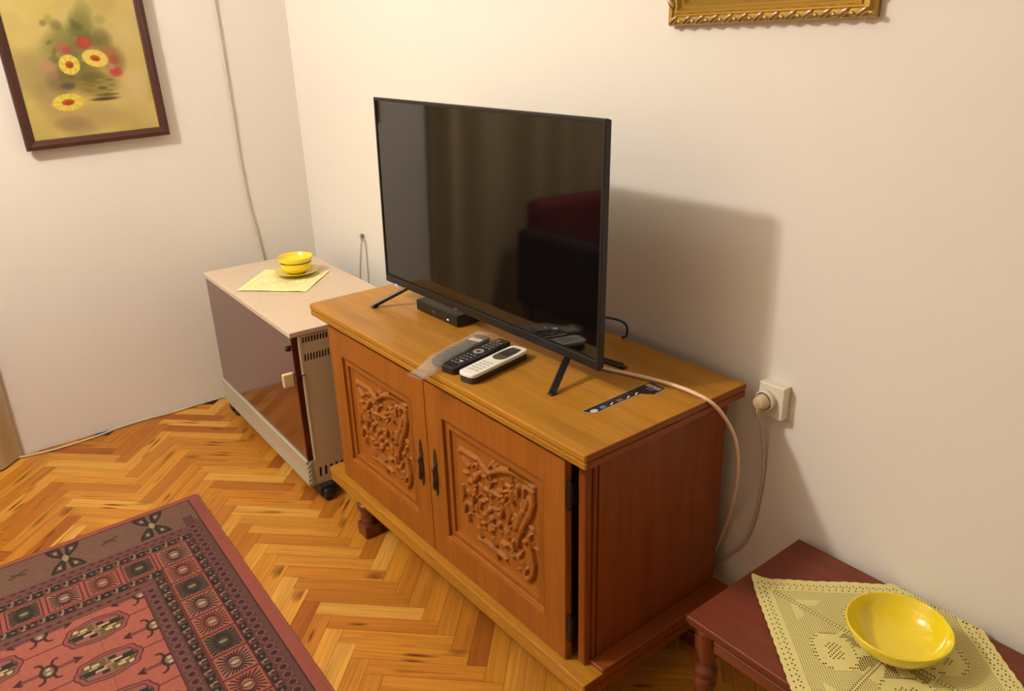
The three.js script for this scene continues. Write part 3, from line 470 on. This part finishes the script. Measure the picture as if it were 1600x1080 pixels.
// ---------------------------------------------------------------- gilt frame on the back wall
{
  const w = 0.470, h = 0.56, g = thing('picture', 'landscape picture in an ornate carved gilt frame above the television', 'picture', [2.2515, 1.4575, 0.001]);
  const TL = 0.0125, R = (geo) => { geo.rotateZ(TL); return geo; };
  const gold = mat(0.40, 0.245, 0.045, 0.38, { metalness: 0.7 }), antique = mat(0.52, 0.36, 0.18, 0.24, { metalness: 0.8 });
  const fr = sweepFrame(w, h, [[0.003, 0], [0.001, 0.010], [0.004, 0.018], [0.010, 0.024], [0.018, 0.024], [0.021, 0.0195], [0.023, 0.0195], [0.026, 0.023], [0.031, 0.0235], [0.034, 0.020], [0.037, 0.0155], [0.043, 0.0165], [0.047, 0.012], [0.050, 0.009], [0.050, 0.004]], true);
  fr.translate(0, h / 2, 0); const f = part('frame', R(fr), gold, g);
  const leaf = (() => { const s = new THREE.SphereGeometry(1, 14, 10); const p = s.attributes.position; for (let i = 0; i < p.count; i++) { const x = p.getX(i), y = p.getY(i), z = p.getZ(i); p.setXYZ(i, x * 0.0145, y * 0.0062 * (1 - 0.45 * x) + 0.0028 * x, z * 0.0055 * (1 + 0.3 * x)); } s.computeVertexNormals(); return s; })();
  const bead = new THREE.SphereGeometry(0.0048, 12, 8);
  const place = (x, y, a, k) => { const o = part('carved_leaf', leaf, antique, f, null); const q = V(x, y, 0.0235).applyAxisAngle(V(0, 0, 1), TL); o.position.copy(q); o.rotation.z = a + TL; const b = part('carved_bead', bead, antique, f); b.position.copy(V(x + Math.cos(a - 0.5) * 0.0175, y + Math.sin(a - 0.5) * 0.0175, 0.0235).applyAxisAngle(V(0, 0, 1), TL)); };
  const n = 13; for (let i = 0; i < n; i++) { const x = -w / 2 + 0.022 + i * (w - 0.044) / (n - 1); place(x, 0.0128, 0.30, i); }
  const m = 15; for (let i = 1; i < m; i++) { const y = 0.0128 + i * (h - 0.03) / m; place(-w / 2 + 0.0135, y, 1.87, i); place(w / 2 - 0.0135, y, 1.87, i); }
  const tex = canvasTex(256, 256, (c) => { c.fillStyle = '#8f9a6a'; c.fillRect(0, 0, 256, 256); const r = rng(6); for (let i = 0; i < 200; i++) { c.fillStyle = ['#aeb48a', '#7f8b58', '#c3bd92', '#6f7d4c'][i % 4] + '55'; c.beginPath(); c.ellipse(r() * 256, r() * 256, 10 + r() * 40, 4 + r() * 10, 0, 0, 7); c.fill(); } });
  part('canvas', R(clean(new THREE.BoxGeometry(w - 0.094, h - 0.094, 0.004)).translate(0, h / 2, 0.006)), mat(0.85, 0.85, 0.8, 0.5, { map: tex }), g);
}
// ---------------------------------------------------------------- yellow crockery
function bowlGeo(prof) { return lathe(prof, 72); }
{
  const d = thing('doily', 'pale yellow lace doily on the heater top under the bowls', 'doily', [0.492, 0.6074, 0.352]);
  const holes = canvasTex(512, 512, (c, w) => laceMask(c, w, 46, true), false);
  const cloth = mat(0.92, 0.86, 0.42, 0.9, { alphaMap: holes, alphaTest: 0.5, side: THREE.DoubleSide });
  const S = 0.262; const geo = grid(40, 40, (u, v) => { const a = (u - 0.5) * S, b = (0.5 - v) * S, c = Math.SQRT1_2; const rim = Math.max(Math.abs(u - 0.5), Math.abs(v - 0.5)); return [a * c + b * c * 1.0, 0.0016 + 0.0022 * noise(u * 7, v * 7, 3) * (rim > 0.38 ? 1.4 : 0.5), b * c - a * c]; });
  part('lace', geo, cloth, d);
  const s = thing('saucer', 'round yellow glazed saucer on the heater doily', 'saucer', [0.455, 0.6112, 0.285]);
  part('plate', bowlGeo([[0.0001, 0.004], [0.036, 0.004], [0.044, 0.006], [0.078, 0.0155], [0.0805, 0.0175], [0.079, 0.0185], [0.062, 0.0125], [0.045, 0.0085], [0.0001, 0.0075]]), M.yellow, s);
  part('foot_ring', bowlGeo([[0.032, 0.0045], [0.032, 0], [0.036, 0], [0.0385, 0.005]]), M.yellow, s);
  const bw = (name, label, y, R, H) => { const b = thing(name, label, 'bowl', [0.455, y, 0.285], 0, 'stacked yellow bowls'); delete b.userData.group;
    part('body', bowlGeo([[0.0001, 0.006], [R * 0.55, 0.006], [R * 0.78, 0.010], [R * 0.92, 0.018], [R * 0.965, H * 0.6], [R * 0.97, H - 0.006], [R, H - 0.0015], [R - 0.001, H], [R - 0.004, H - 0.001], [R * 0.88, H * 0.62], [R * 0.74, 0.015], [R * 0.5, 0.0095], [0.0001, 0.009]]), M.yellow, b); part('foot_ring', bowlGeo([[R * 0.46, 0.007], [R * 0.48, 0], [R * 0.54, 0], [R * 0.60, 0.0075]]), M.yellow, b); return b; };
  bw('bowl', 'lower of the two stacked small yellow bowls on the saucer', 0.6188, 0.0600, 0.043);
  bw('bowl', 'upper of the two stacked small yellow bowls, on the heater', 0.6490, 0.0660, 0.034);
}
function laceMask(c, w, n, dense) { // filet crochet: white is thread, black is hole
  c.fillStyle = '#fff'; c.fillRect(0, 0, w, w); const q = w / n; const f = (i, j) => { // 0 solid, 1 fine mesh, 2 open hole
    const a = Math.min(i, n - 1 - i), b = Math.min(j, n - 1 - j), e = Math.min(a, b), m = n / 2 - 0.5, x = i - m, y = j - m;
    if (e < 2) return 0; if (e < 7) return ((i + j) % 3 === 0 && (i - j + 300) % 3 !== 1) ? 2 : 0; if (e < 8) return 0;
    const dg = Math.abs(a - b); if (dg < 1) return 0; if (dg < 2) return 2;
    const lx = Math.max(a, b) - n * 0.2, ly = Math.min(a, b) - n * 0.145; if (lx > -n * 0.02 && lx < n * 0.1 && ly > 0 && ly < n * 0.035 + lx * 0.2 && lx + ly < n * 0.11) return 0;
    const fx = Math.abs(Math.abs(x) - 0) , r1 = Math.hypot(Math.min(a, b) - n * 0.26, Math.max(a, b) - n * 0.47);
    if (r1 < n * 0.035) return (i + j) % 2 ? 2 : 0; if (r1 < n * 0.085) return 0; if (r1 < n * 0.098) return (i % 2) ? 2 : 0;
    const rr = Math.hypot(x, y); if (rr < n * 0.2) return ((Math.floor(Math.atan2(y, x) * 14 / Math.PI / 2 + 20) % 2) && rr > 3) ? 0 : 2; if (rr < n * 0.215) return 0;
    return 1;
  };
  c.fillStyle = '#000'; for (let i = 0; i < n; i++) for (let j = 0; j < n; j++) { const t = f(i, j); if (t === 1) c.fillRect((i + 0.28) * q, (j + 0.28) * q, q * 0.46, q * 0.46); else if (t === 2) { c.beginPath(); c.ellipse((i + 0.5) * q, (j + 0.5) * q, q * 0.44, q * 0.36, 0, 0, 7); c.fill(); } }
  // scalloped outline
  const k = Math.round(n / 5), p = w / k; c.fillStyle = '#000'; for (let i = 0; i <= k; i++) for (const s of [0, 1, 2, 3]) { const t = i * p; const pos = [[t, -p * 0.02], [t, w + p * 0.02], [-p * 0.02, t], [w + p * 0.02, t]][s]; c.beginPath(); c.ellipse(pos[0], pos[1], s < 2 ? p * 0.3 : p * 0.085, s < 2 ? p * 0.085 : p * 0.3, 0, 0, 7); c.fill(); }
}
// ---------------------------------------------------------------- low table with doily and bowl
const TT = 0.3789;
{
  const X0 = 2.4712, X1 = 3.35, Z0 = 0.021, Z1 = 0.4074, OX = 2.91, OZ = 0.214, t = thing('side_table', 'low dark red-brown table with turned legs by the back wall', 'table', [OX, 0, OZ]);
  const B = (a, b, c, d, e, f, r) => { const g = bx(a, b, c, d, e, f, r); g.translate(-OX, 0, -OZ); return g; };
  part('tabletop', grainUV(B(X0, TT - 0.015, Z0, X1, TT, Z1, 0.003), 0, 0.9, 0.35), M.tableTop, t);
  part('top_edging', grainUV(merge(B(X0 + 0.004, TT - 0.0215, Z0 + 0.002, X1 - 0.004, TT - 0.0145, Z1 - 0.004, 0.002)), 0, 0.9, 0.35), M.tableEdge, t);
  for (const [z, n] of [[Z1 - 0.030, 0], [Z0 + 0.012, 1]]) part('apron', grainUV(merge(B(X0 + 0.062, TT - 0.058, z, X1 - 0.062, TT - 0.021, z + 0.018, 0.002), ...(n ? [] : [B(X0 + 0.062, TT - 0.034, z + 0.016, X1 - 0.062, TT - 0.029, z + 0.021, 0.002)])), 0, 0.9, 0.35), M.tableEdge, t);
  for (const x of [X0 + 0.026, X1 - 0.044]) part('apron', grainUV(B(x, TT - 0.058, Z0 + 0.05, x + 0.018, TT - 0.021, Z1 - 0.05, 0.002), 2, 0.9, 0.35), M.tableEdge, t);
  const lg = grainUV(lathe([[0.0001, 0], [0.017, 0], [0.020, 0.006], [0.014, 0.03], [0.017, 0.10], [0.022, 0.155], [0.019, 0.190], [0.016, 0.203], [0.023, 0.212], [0.0245, 0.222], [0.019, 0.230], [0.018, 0.236], [0.0245, 0.246], [0.023, 0.254], [0.016, 0.262], [0.017, 0.270], [0.025, 0.298], [0.027, 0.322], [0.025, 0.345], [0.0235, 0.3575], [0.0001, 0.3575]], 32), 1, 0.9, 0.35);
  for (const x of [X0 + 0.032, X1 - 0.032]) for (const z of [Z1 - 0.034, Z0 + 0.034]) part('leg', lg, M.oakRed, t, [x - OX, 0, z - OZ]);
}
{
  const A = [2.486, 0.221], F = [0.754, 0.657], Bk = [0.698, -0.716], S = 0.40, C0 = [2.775, 0.2];
  const holes = canvasTex(1536, 1536, (c, w) => laceMask(c, w, 92, false), false);
  const cloth = mat(0.74, 0.66, 0.26, 0.9, { alphaMap: holes, alphaTest: 0.5, side: THREE.DoubleSide });
  const geo = grid(120, 120, (u, v) => {
    const a = u * S, b = v * S; let x = A[0] + F[0] * a + Bk[0] * b, z = A[1] + F[1] * a + Bk[1] * b, y = TT + 0.0016 + 0.0028 * Math.max(0, noise(u * 6, v * 6, 9) - 0.35) + 0.0012 * noise(u * 22, v * 22, 2);
    const curl = Math.max(0, 1 - Math.hypot(u, v) / 0.13); y += curl * curl * 0.016;
    if (z < 0.030) { const e = 0.030 - z; z = 0.0205 - 0.0125 * Math.min(1, e / 0.02) + Math.max(0, 0.0095 - e); y = TT + 0.002 - Math.max(0, e - 0.010); }
    if (z > 0.412) { const e = z - 0.412; z = 0.412 + Math.min(e, 0.003); y = Math.min(y, TT + 0.003) - Math.max(0, e - 0.003); }
    return [x - C0[0], y - TT, z - C0[1]];
  });
  const d = thing('doily', 'yellow crochet lace doily under the wide bowl, draped over the low table', 'doily', [C0[0], TT, C0[1]]); part('lace', geo, cloth, d);
  const R = 0.0905, b = thing('bowl', 'wide shallow yellow glazed bowl on the low table', 'bowl', [2.779, TT + 0.0035, 0.192]);
  part('body', bowlGeo([[0.0001, 0.005], [0.034, 0.005], [0.046, 0.007], [0.062, 0.014], [0.076, 0.026], [0.0855, 0.041], [R - 0.001, 0.0535], [R, 0.0565], [R - 0.0015, 0.0585], [R - 0.0045, 0.0575], [0.0825, 0.043], [0.072, 0.029], [0.058, 0.018], [0.042, 0.0115], [0.025, 0.0095], [0.0001, 0.009]]), M.yellow, b);
  part('foot_ring', bowlGeo([[0.031, 0.006], [0.032, 0], [0.037, 0], [0.041, 0.0065]]), M.yellow, b);
}
// ---------------------------------------------------------------- rug
{
  const UW = 240, UH = 165, s = 8.5;
  const tex = canvasTex(2040, 1402, (c, TW, TH) => {
    const r = rng(31);
    const quarter = () => {
      c.save(); c.beginPath(); c.rect(0, 0, UW / 2 + 0.1, UH / 2 + 0.1); c.clip();
      const R = (x, y, w, h, f) => { c.fillStyle = f; c.fillRect(x, y, w, h); };
      R(0, 0, 121, 83, '#a85a4a');
      R(2.2, 3.3, 120, 80, '#3d221e'); R(2.6, 3.7, 120, 80, '#7a5548');
      // skirt at the short end
      R(2.7, 3.8, 14.8, 80, '#80604c');
      c.lineWidth = 0.22; for (let i = -20; i < 100; i += 1.5) { c.strokeStyle = i % 3 ? '#6a4a3c88' : '#9a7a6088'; c.beginPath(); c.moveTo(2.7, i); c.lineTo(17.5, i + 9); c.stroke(); c.beginPath(); c.moveTo(2.7, i + 14); c.lineTo(17.5, i + 6); c.stroke(); }
      const fly = (u, v) => { for (const [a, b] of [[1, 1], [1, -1], [-1, 1], [-1, -1]]) { c.save(); c.translate(u, v); c.scale(a, b); c.strokeStyle = '#32241c'; c.lineWidth = 1.0; c.fillStyle = '#5d4b38'; c.beginPath(); c.moveTo(0.6, 0.5); c.quadraticCurveTo(2.2, 0.9, 6.2, 1.2); c.lineTo(6.4, 4.2); c.quadraticCurveTo(3.6, 3.8, 0.6, 0.5); c.fill(); c.stroke(); c.fillStyle = '#a18f6c'; c.fillRect(3.6, 1.7, 1.6, 1); c.restore(); } c.fillStyle = '#a5926e'; c.beginPath(); c.ellipse(u, v, 1.9, 0.9, 0, 0, 7); c.fill(); };
      for (const v of [17.2, 42.4, 67.6]) fly(9.6, v);
      for (const v of [29.8, 55, 80]) { c.strokeStyle = '#5a3528'; c.lineWidth = 0.8; c.beginPath(); c.moveTo(8, v - 2.6); c.lineTo(10.4, v + 2.6); c.moveTo(10.6, v - 2); c.lineTo(8.4, v + 1.8); c.stroke(); }
      for (const [u, v] of [[6, 9], [11, 7], [5, 24], [13, 35], [6, 35], [13, 49], [5, 61]]) { c.fillStyle = '#8b5a48'; c.fillRect(u, v, 1.6, 2.2); }
      // side guard (long side, runs along u)
      R(15, 3.8, 110, 2.0, '#6b443f'); R(12, 5.2, 110, 3.1, '#633a38');
      const oct = (x, y, q, ln) => { c.strokeStyle = ln; c.lineWidth = 0.32; c.beginPath(); c.ellipse(x, y, 1.15, 1.2, 0, 0, 7); c.stroke(); c.fillStyle = q; c.beginPath(); c.ellipse(x, y, 0.75, 0.75, 0, 0, 7); c.fill(); };
      for (let u = 19; u < 122; u += 3.05) oct(u, 6.7, '#4a1518', '#80605a');
      R(22, 8.4, 110, 2.5, '#4b2c28');
      // short side lines of dots
      R(17.5, 8.2, 4.1, 80, '#6c3f3a'); for (const u of [17.7, 19.0, 20.2, 21.4]) R(u, 8.2, 0.22, 80, '#95655a');
      for (let v = 10; v < 84; v += 2.6) { R(18.2, v, 0.8, 1.2, '#43161a'); R(20.4, v + 1.2, 0.8, 1.2, '#43161a'); }
      const zig = (x, y, along, n, wd) => { const L = 4.65; for (let i = 0; i < n * 0.6; i++) { const t = i * L; const P = (a, b, w, h, f) => along ? R(x + t + a, y + b, w, h, f) : R(x + b, y + t + a, h, w, f);
        P(0, 0, L, wd, ['#55302c', '#4a2a26'][i % 2]); P(0.3, 0.15, 2.3, wd - 0.3, ['#1d1a14', '#3a1a1a', '#22201a'][i % 3]); P(0.7, wd * 0.35, 0.9, wd * 0.3, ['#6d7068', '#8d6a5c'][i % 2]); P(2.6, 0.2, 0.7, wd * 0.4, '#96836c'); P(2.9, wd * 0.5, 1.0, wd * 0.35, ['#8f7f60', '#a08a72'][i % 2]); P(3.5, 0.3, 0.5, wd * 0.5, '#2a1714'); P(4.0, wd * 0.2, 0.45, wd * 0.6, '#7d4a42'); P(1.6, -0.01, 0.5, 0.5, '#7d4a42'); } };
      zig(22, 8.5, true, 40, 2.3); zig(21.9, 8.5, false, 32, 3.0);
      // the row of star squares, long side
      const star = (x, y, w, h, k) => { const bg = ['#a37560', '#ad6c54', '#6a5344'][k % 3], ray = ['#3d201a', '#4d2119', '#2a1d18'][k % 3];
        R(x, y, w, h, '#a85c4b'); c.strokeStyle = '#5c1a1c'; c.lineWidth = 0.35; c.strokeRect(x, y, w, h); R(x + 0.7, y + 0.6, w - 1.4, h - 1.2, bg); c.save(); c.beginPath(); c.rect(x + 0.8, y + 0.7, w - 1.6, h - 1.4); c.clip(); c.translate(x + w / 2, y + h / 2); c.strokeStyle = ray; c.lineWidth = 0.5;
        for (let i = 0; i < 24; i++) { const a = i / 24 * Math.PI * 2; c.beginPath(); c.moveTo(Math.cos(a) * 2, Math.sin(a) * 1.6); c.quadraticCurveTo(Math.cos(a) * 3.4, Math.sin(a) * 2.4, Math.cos(a + 0.05) * 8, Math.sin(a + 0.05) * 8); c.stroke(); }
        if (k % 3 === 2) { c.fillStyle = '#2c2a1e88'; c.beginPath(); c.ellipse(0, 0, 3.4, 2.4, 0, 0, 7); c.fill(); } c.fillStyle = ['#b5ab94', '#bb9a7e', '#8d8a62'][k % 3]; c.beginPath(); c.ellipse(0, 0, 0.85, 1.35, 0, 0, 7); c.fill(); c.strokeStyle = ray; c.lineWidth = 0.3; c.stroke(); c.restore(); };
      R(25, 10.7, 110, 9.9, '#a85c4b'); for (let i = 0; i < 11; i++) star(25.6 + i * 9.25, 10.9, 9.1, 9.4, i);
      R(25.2, 20.4, 9.6, 70, '#a85c4b'); for (let i = 0; i < 7; i++) star(25.6, 21.4 + i * 10.05, 8.6, 8.7, [2, 0 + 1, 0, 2, 1, 0, 2][i]);
      // inner guards
      R(34.8, 20.6, 110, 3.0, '#4a2a27'); zig(35, 20.9, true, 40, 2.6); R(34.9, 20.6, 3.3, 80, '#4a2a27'); zig(35, 20.9, false, 32, 2.9);
      R(38, 23.6, 110, 3.9, '#66403d'); for (let u = 40; u < 122; u += 3.05) oct(u, 25.5, '#4a1518', '#7d5a55');
      R(38, 23.6, 3.6, 80, '#6c3f3a'); for (const u of [38.2, 39.2, 40.6, 41.4]) R(u, 23.6, 0.22, 80, '#95655a'); for (let v = 28; v < 84; v += 2.5) R(39.6, v, 0.9, 1.2, '#43161a');
      // field
      R(41.8, 27.6, 120, 80, '#b46554'); for (let i = 0; i < 60; i++) R(42, 27.6 + i * 1.1, 120, 0.5, i % 2 ? '#b0604f44' : '#ba6c5844');
      R(41.7, 27.5, 120, 0.3, '#5a2020'); R(41.7, 27.5, 0.3, 80, '#5a2020');
      for (let k = 0; k < 6; k++) { const u = 49.7 + k * 15.7; R(u - 0.18, 27.6, 0.36, 80, '#6a1519'); }
      for (let j = 0; j < 3; j++) { const v = 41.1 + j * 25.4; R(42, v - 0.1, 120, 0.22, '#7a3a3488'); }
      const gul = (u, v) => { c.save(); c.translate(u, v); const oc = (a, b) => { c.beginPath(); for (let i = 0; i < 40; i++) { const t = i / 40 * Math.PI * 2, q = 1 + 0.045 * Math.cos(8 * t); c.lineTo(Math.sign(Math.cos(t)) * Math.pow(Math.abs(Math.cos(t)), 0.8) * a * q, Math.sign(Math.sin(t)) * Math.pow(Math.abs(Math.sin(t)), 0.72) * b * q); } c.closePath(); };
        oc(5.0, 8.0); c.fillStyle = '#5d2226'; c.fill(); oc(4.65, 7.65); c.fillStyle = '#9a5550'; c.fill(); oc(3.9, 6.7); c.fillStyle = '#4b2a22'; c.fill(); oc(3.6, 6.4); c.fillStyle = '#86693f'; c.fill();
        c.save(); oc(3.6, 6.4); c.clip(); c.fillStyle = '#8f7050'; c.fillRect(0, -7, 4, 7); c.fillRect(-4, 0, 4, 7); c.fillStyle = '#9d5f55'; c.fillRect(0, 0, 4, 7); c.fillRect(-4, -7, 4, 7); c.fillStyle = '#6f5a3a'; c.fillRect(0.5, -6, 2.6, 5.4); c.fillRect(-3.1, 0.6, 2.6, 5.4);
        c.fillStyle = '#d3bb84'; for (const [a, b, w, h] of [[-2.2, 2.0, 1.0, 1.8], [1.2, -3.6, 1.0, 1.8], [-2.9, 4.2, 1.2, 1.3], [1.8, -5.6, 1.2, 1.3], [0.4, 0.7, 0.7, 2.6], [-1.1, -3.2, 0.7, 2.6], [-0.9, 2.6, 0.6, 2], [0.4, -4.6, 0.6, 2]]) c.fillRect(a, b, w, h);
        c.fillStyle = '#2b271b'; for (const [a, b, w, h] of [[0.4, 3.4, 1.1, 2.6], [-1.5, -6, 1.1, 2.6], [1.5, 0.2, 1.2, 1.8], [-2.7, -2, 1.2, 1.8], [-0.45, -6.6, 0.9, 13.2]]) c.fillRect(a, b, w, h); c.fillStyle = '#a89a6a'; c.fillRect(-0.35, -1.2, 0.7, 2.4); c.restore(); c.restore(); };
      for (let k = 0; k < 6; k++) for (let j = 0; j < 3; j++) gul(49.7 + k * 15.7, 41.1 + j * 25.4);
      const cross = (u, v) => { c.save(); c.translate(u, v); c.scale(1.1, 1.12); c.strokeStyle = '#431a17'; c.lineWidth = 0.85; c.beginPath(); c.moveTo(0, -6.2); c.lineTo(0, 6.2); c.stroke(); c.strokeStyle = '#98705a'; c.lineWidth = 0.3; c.beginPath(); c.moveTo(0, -5.5); c.lineTo(0, 5.5); c.stroke(); c.strokeStyle = '#4a1f1a'; c.lineWidth = 0.6; for (const sg of [1, -1]) { c.beginPath(); c.moveTo(-1, sg * 5.2); c.lineTo(0.1, sg * 6.6); c.lineTo(1.1, sg * 5.2); c.stroke(); for (const t of [1, -1]) { c.beginPath(); c.moveTo(sg * 1.6, t * 0.9); c.quadraticCurveTo(sg * 3.8, t * 1.0, sg * 3.4, t * 2.4); c.stroke(); } } c.fillStyle = '#42251d'; c.beginPath(); c.ellipse(0, 0, 2.2, 1.9, 0, 0, 7); c.fill(); c.fillStyle = '#8b7258'; c.beginPath(); c.ellipse(0, 0, 1.5, 1.1, 0, 0, 7); c.fill(); c.fillStyle = '#c4b394'; c.fillRect(-1.2, -0.45, 0.9, 0.9); c.fillRect(0.3, -0.45, 0.9, 0.9); c.restore(); };
      c.save(); c.beginPath(); c.rect(41.9, 27.7, 120, 80); c.clip(); for (let k = 0; k < 6; k++) for (let j = 0; j < 4; j++) cross(42.4 + k * 15.7 - (k ? 0 : 0), 28.4 + j * 25.4); c.restore();
      c.restore();
    };
    for (const [a, b] of [[1, 1], [-1, 1], [1, -1], [-1, -1]]) { c.save(); c.scale(TW / UW, TH / UH); c.translate(a < 0 ? UW : 0, b < 0 ? UH : 0); c.scale(a, b); quarter(); c.restore(); }
    // weave
    const im = c.getImageData(0, 0, TW, TH), d = im.data; for (let i = 0; i < d.length; i += 4) { const k = 0.9 + 0.2 * r(); d[i] *= k; d[i + 1] *= k; d[i + 2] *= k; } c.putImageData(im, 0, 0);
  });
  const P00 = [0.731, 0.862], P10 = [3.13, 0.938], P01 = [0.757, 2.51], P11 = [3.156, 2.586], CX = 1.94, CZ = 1.72, Hh = 0.008;
  const at = (u, v) => [0, 1].map((k) => P00[k] * (1 - u) * (1 - v) + P10[k] * u * (1 - v) + P01[k] * (1 - u) * v + P11[k] * u * v);
  const pile = dataTex(256, 256, (u, v, c) => { c[0] = c[1] = c[2] = noise(u * 128, v * 128, 6, 128, 128); }, false); pile.repeat.set(10, 7);
  const top = grid(120, 80, (u, v) => { const [x, z] = at(u, 1 - v); const e = Math.min(u * 2.4, (1 - u) * 2.4, v * 1.65, (1 - v) * 1.65); return [x - CX, Hh - 0.003 * Math.max(0, 1 - e / 0.012) + 0.0008 * (noise(u * 40, v * 30, 4) - 0.5), z - CZ]; });
  const rug = thing('rug', 'red patterned oriental rug with medallions on the parquet', 'rug', [CX, 0, CZ]);
  part('pile', top, mat(0.66, 0.64, 0.64, 0.95, { map: tex, bumpMap: pile, bumpScale: 0.001 }), rug);
  const ring = []; const N = [60, 40]; for (let i = 0; i < 60; i++) ring.push([i / 60, 0]); for (let i = 0; i < 40; i++) ring.push([1, i / 40]); for (let i = 0; i < 60; i++) ring.push([1 - i / 60, 1]); for (let i = 0; i < 40; i++) ring.push([0, 1 - i / 40]);
  part('binding', tube([...ring, ring[0], ring[1]].map(([u, v]) => { const [x, z] = at(u, v); return [x - CX, 0.0036, z - CZ]; }), 0.0034, 500, 6), mat(0.25, 0.07, 0.045, 0.95), rug);
}
// ---------------------------------------------------------------- curtain along the left wall (its edge shows at the left)
{
  const z0 = 1.285, len = 2.0;
  const f = (t) => { const z = z0 + t * len, k = Math.min(1, t * 22); return [0.018 + k * (0.048 + 0.034 * Math.sin(t * 52 - 0.2 + 1.1 * Math.sin(t * 17)) + 0.012 * Math.sin(t * 23)), z]; };
  const c = thing('curtain', 'long beige curtain hanging in folds along the left wall', 'curtain', [0.06, 0, 2.28]);
  part('fabric', (() => { const s = new THREE.Shape(); const n = 260; for (let i = 0; i <= n; i++) { const [x, z] = f(i / n); i ? s.lineTo(x - 0.06, -(z - 2.28)) : s.moveTo(x - 0.06, -(z - 2.28)); } for (let i = n; i >= 0; i--) { const [x, z] = f(i / n); s.lineTo(x - 0.0615, -(z - 2.28) ); } const g = ext(s, 2.38); g.rotateX(-Math.PI / 2); g.translate(0, 0.006, 0); return g; })(), mat(0.50, 0.39, 0.22, 0.95), c);
  const rod = thing('curtain_rod', 'slim wooden curtain rod near the ceiling over the beige curtain', 'curtain rod', [0.06, 2.40, 2.28]);
  part('rod', (() => { const g = new THREE.CylinderGeometry(0.012, 0.012, 2.2, 20); g.rotateX(Math.PI / 2); return g; })(), M.tableEdge, rod);
  for (const z of [-0.9, 0.9]) part('bracket', rbox(0.06, 0.02, 0.02, 0.004, [-0.03, 0, z]), M.tableEdge, rod);
}
// ---------------------------------------------------------------- armchair beside the curtain (mirrored in the screen)
{
  const fab = mat(0.022, 0.014, 0.012, 0.8), red = mat(0.17, 0.012, 0.016, 0.85), a = thing('armchair', 'dark upholstered armchair by the curtain, out of the picture', 'armchair', [0.47, 0, 2.02], Math.PI / 2);
  part('seat', rbox(0.50, 0.16, 0.50, 0.04, [0, 0.34, 0.02]), fab, a); part('backrest', rbox(0.56, 0.42, 0.13, 0.05, [0, 0.51, -0.245]), red, a);
  for (const s of [-1, 1]) { part('armrest', rbox(0.10, 0.40, 0.58, 0.035, [s * 0.295, 0.38, 0.0]), fab, a); for (const z of [-0.24, 0.24]) part('leg', rbox(0.045, 0.20, 0.045, 0.006, [s * 0.29, 0.10, z]), M.oakRed, a); }
}
// ---------------------------------------------------------------- ceiling lamp
{
  const brass = mat(0.55, 0.38, 0.14, 0.35, { metalness: 0.8 }), [lx, ly, lz] = LAMP;
  const l = thing('ceiling_lamp', 'small brass ceiling lamp with three glowing round bulbs', 'lamp', [lx, 0, lz]);
  part('ceiling_rose', lathe([[0.0001, RY - 0.03], [0.03, RY - 0.03], [0.055, RY - 0.012], [0.06, RY - 0.0005], [0.0001, RY - 0.0005]], 32), brass, l);
  part('stem', new THREE.CylinderGeometry(0.007, 0.007, RY - 0.03 - ly - 0.07, 16).translate(0, (RY - 0.03 + ly + 0.07) / 2, 0), brass, l);
  for (let i = 0; i < 3; i++) {
    const a = i / 3 * Math.PI * 2 + 0.5, x = Math.cos(a) * 0.065, z = Math.sin(a) * 0.065;
    part('arm', tube([[0, ly + 0.080, 0], [x * 0.6, ly + 0.082, z * 0.6], [x, ly + 0.070, z], [x, ly + 0.05, z]], 0.005, 16, 8), brass, l);
    part('socket', lathe([[0.0001, ly + 0.058], [0.013, ly + 0.055], [0.014, ly + 0.03], [0.0001, ly + 0.028]], 20).translate(x, 0, z), brass, l);
    part('bulb', new THREE.SphereGeometry(0.03, 24, 16).translate(x, ly, z), mat(0.9, 0.85, 0.75, 0.4, { emissive: LAMP_COLOR, emissiveIntensity: 12 }), l);
    const p = new THREE.PointLight(LAMP_COLOR, LAMP_CD, 0, 2); p.position.set(lx + x, ly, lz + z); p.castShadow = true; p.shadow.radius = 2.5; p.shadow.mapSize.set(1024, 1024); p.shadow.bias = -0.0005; p.name = numbered('bulb_light'); scene.add(p);
  }
}

renderer.render(scene, camera);
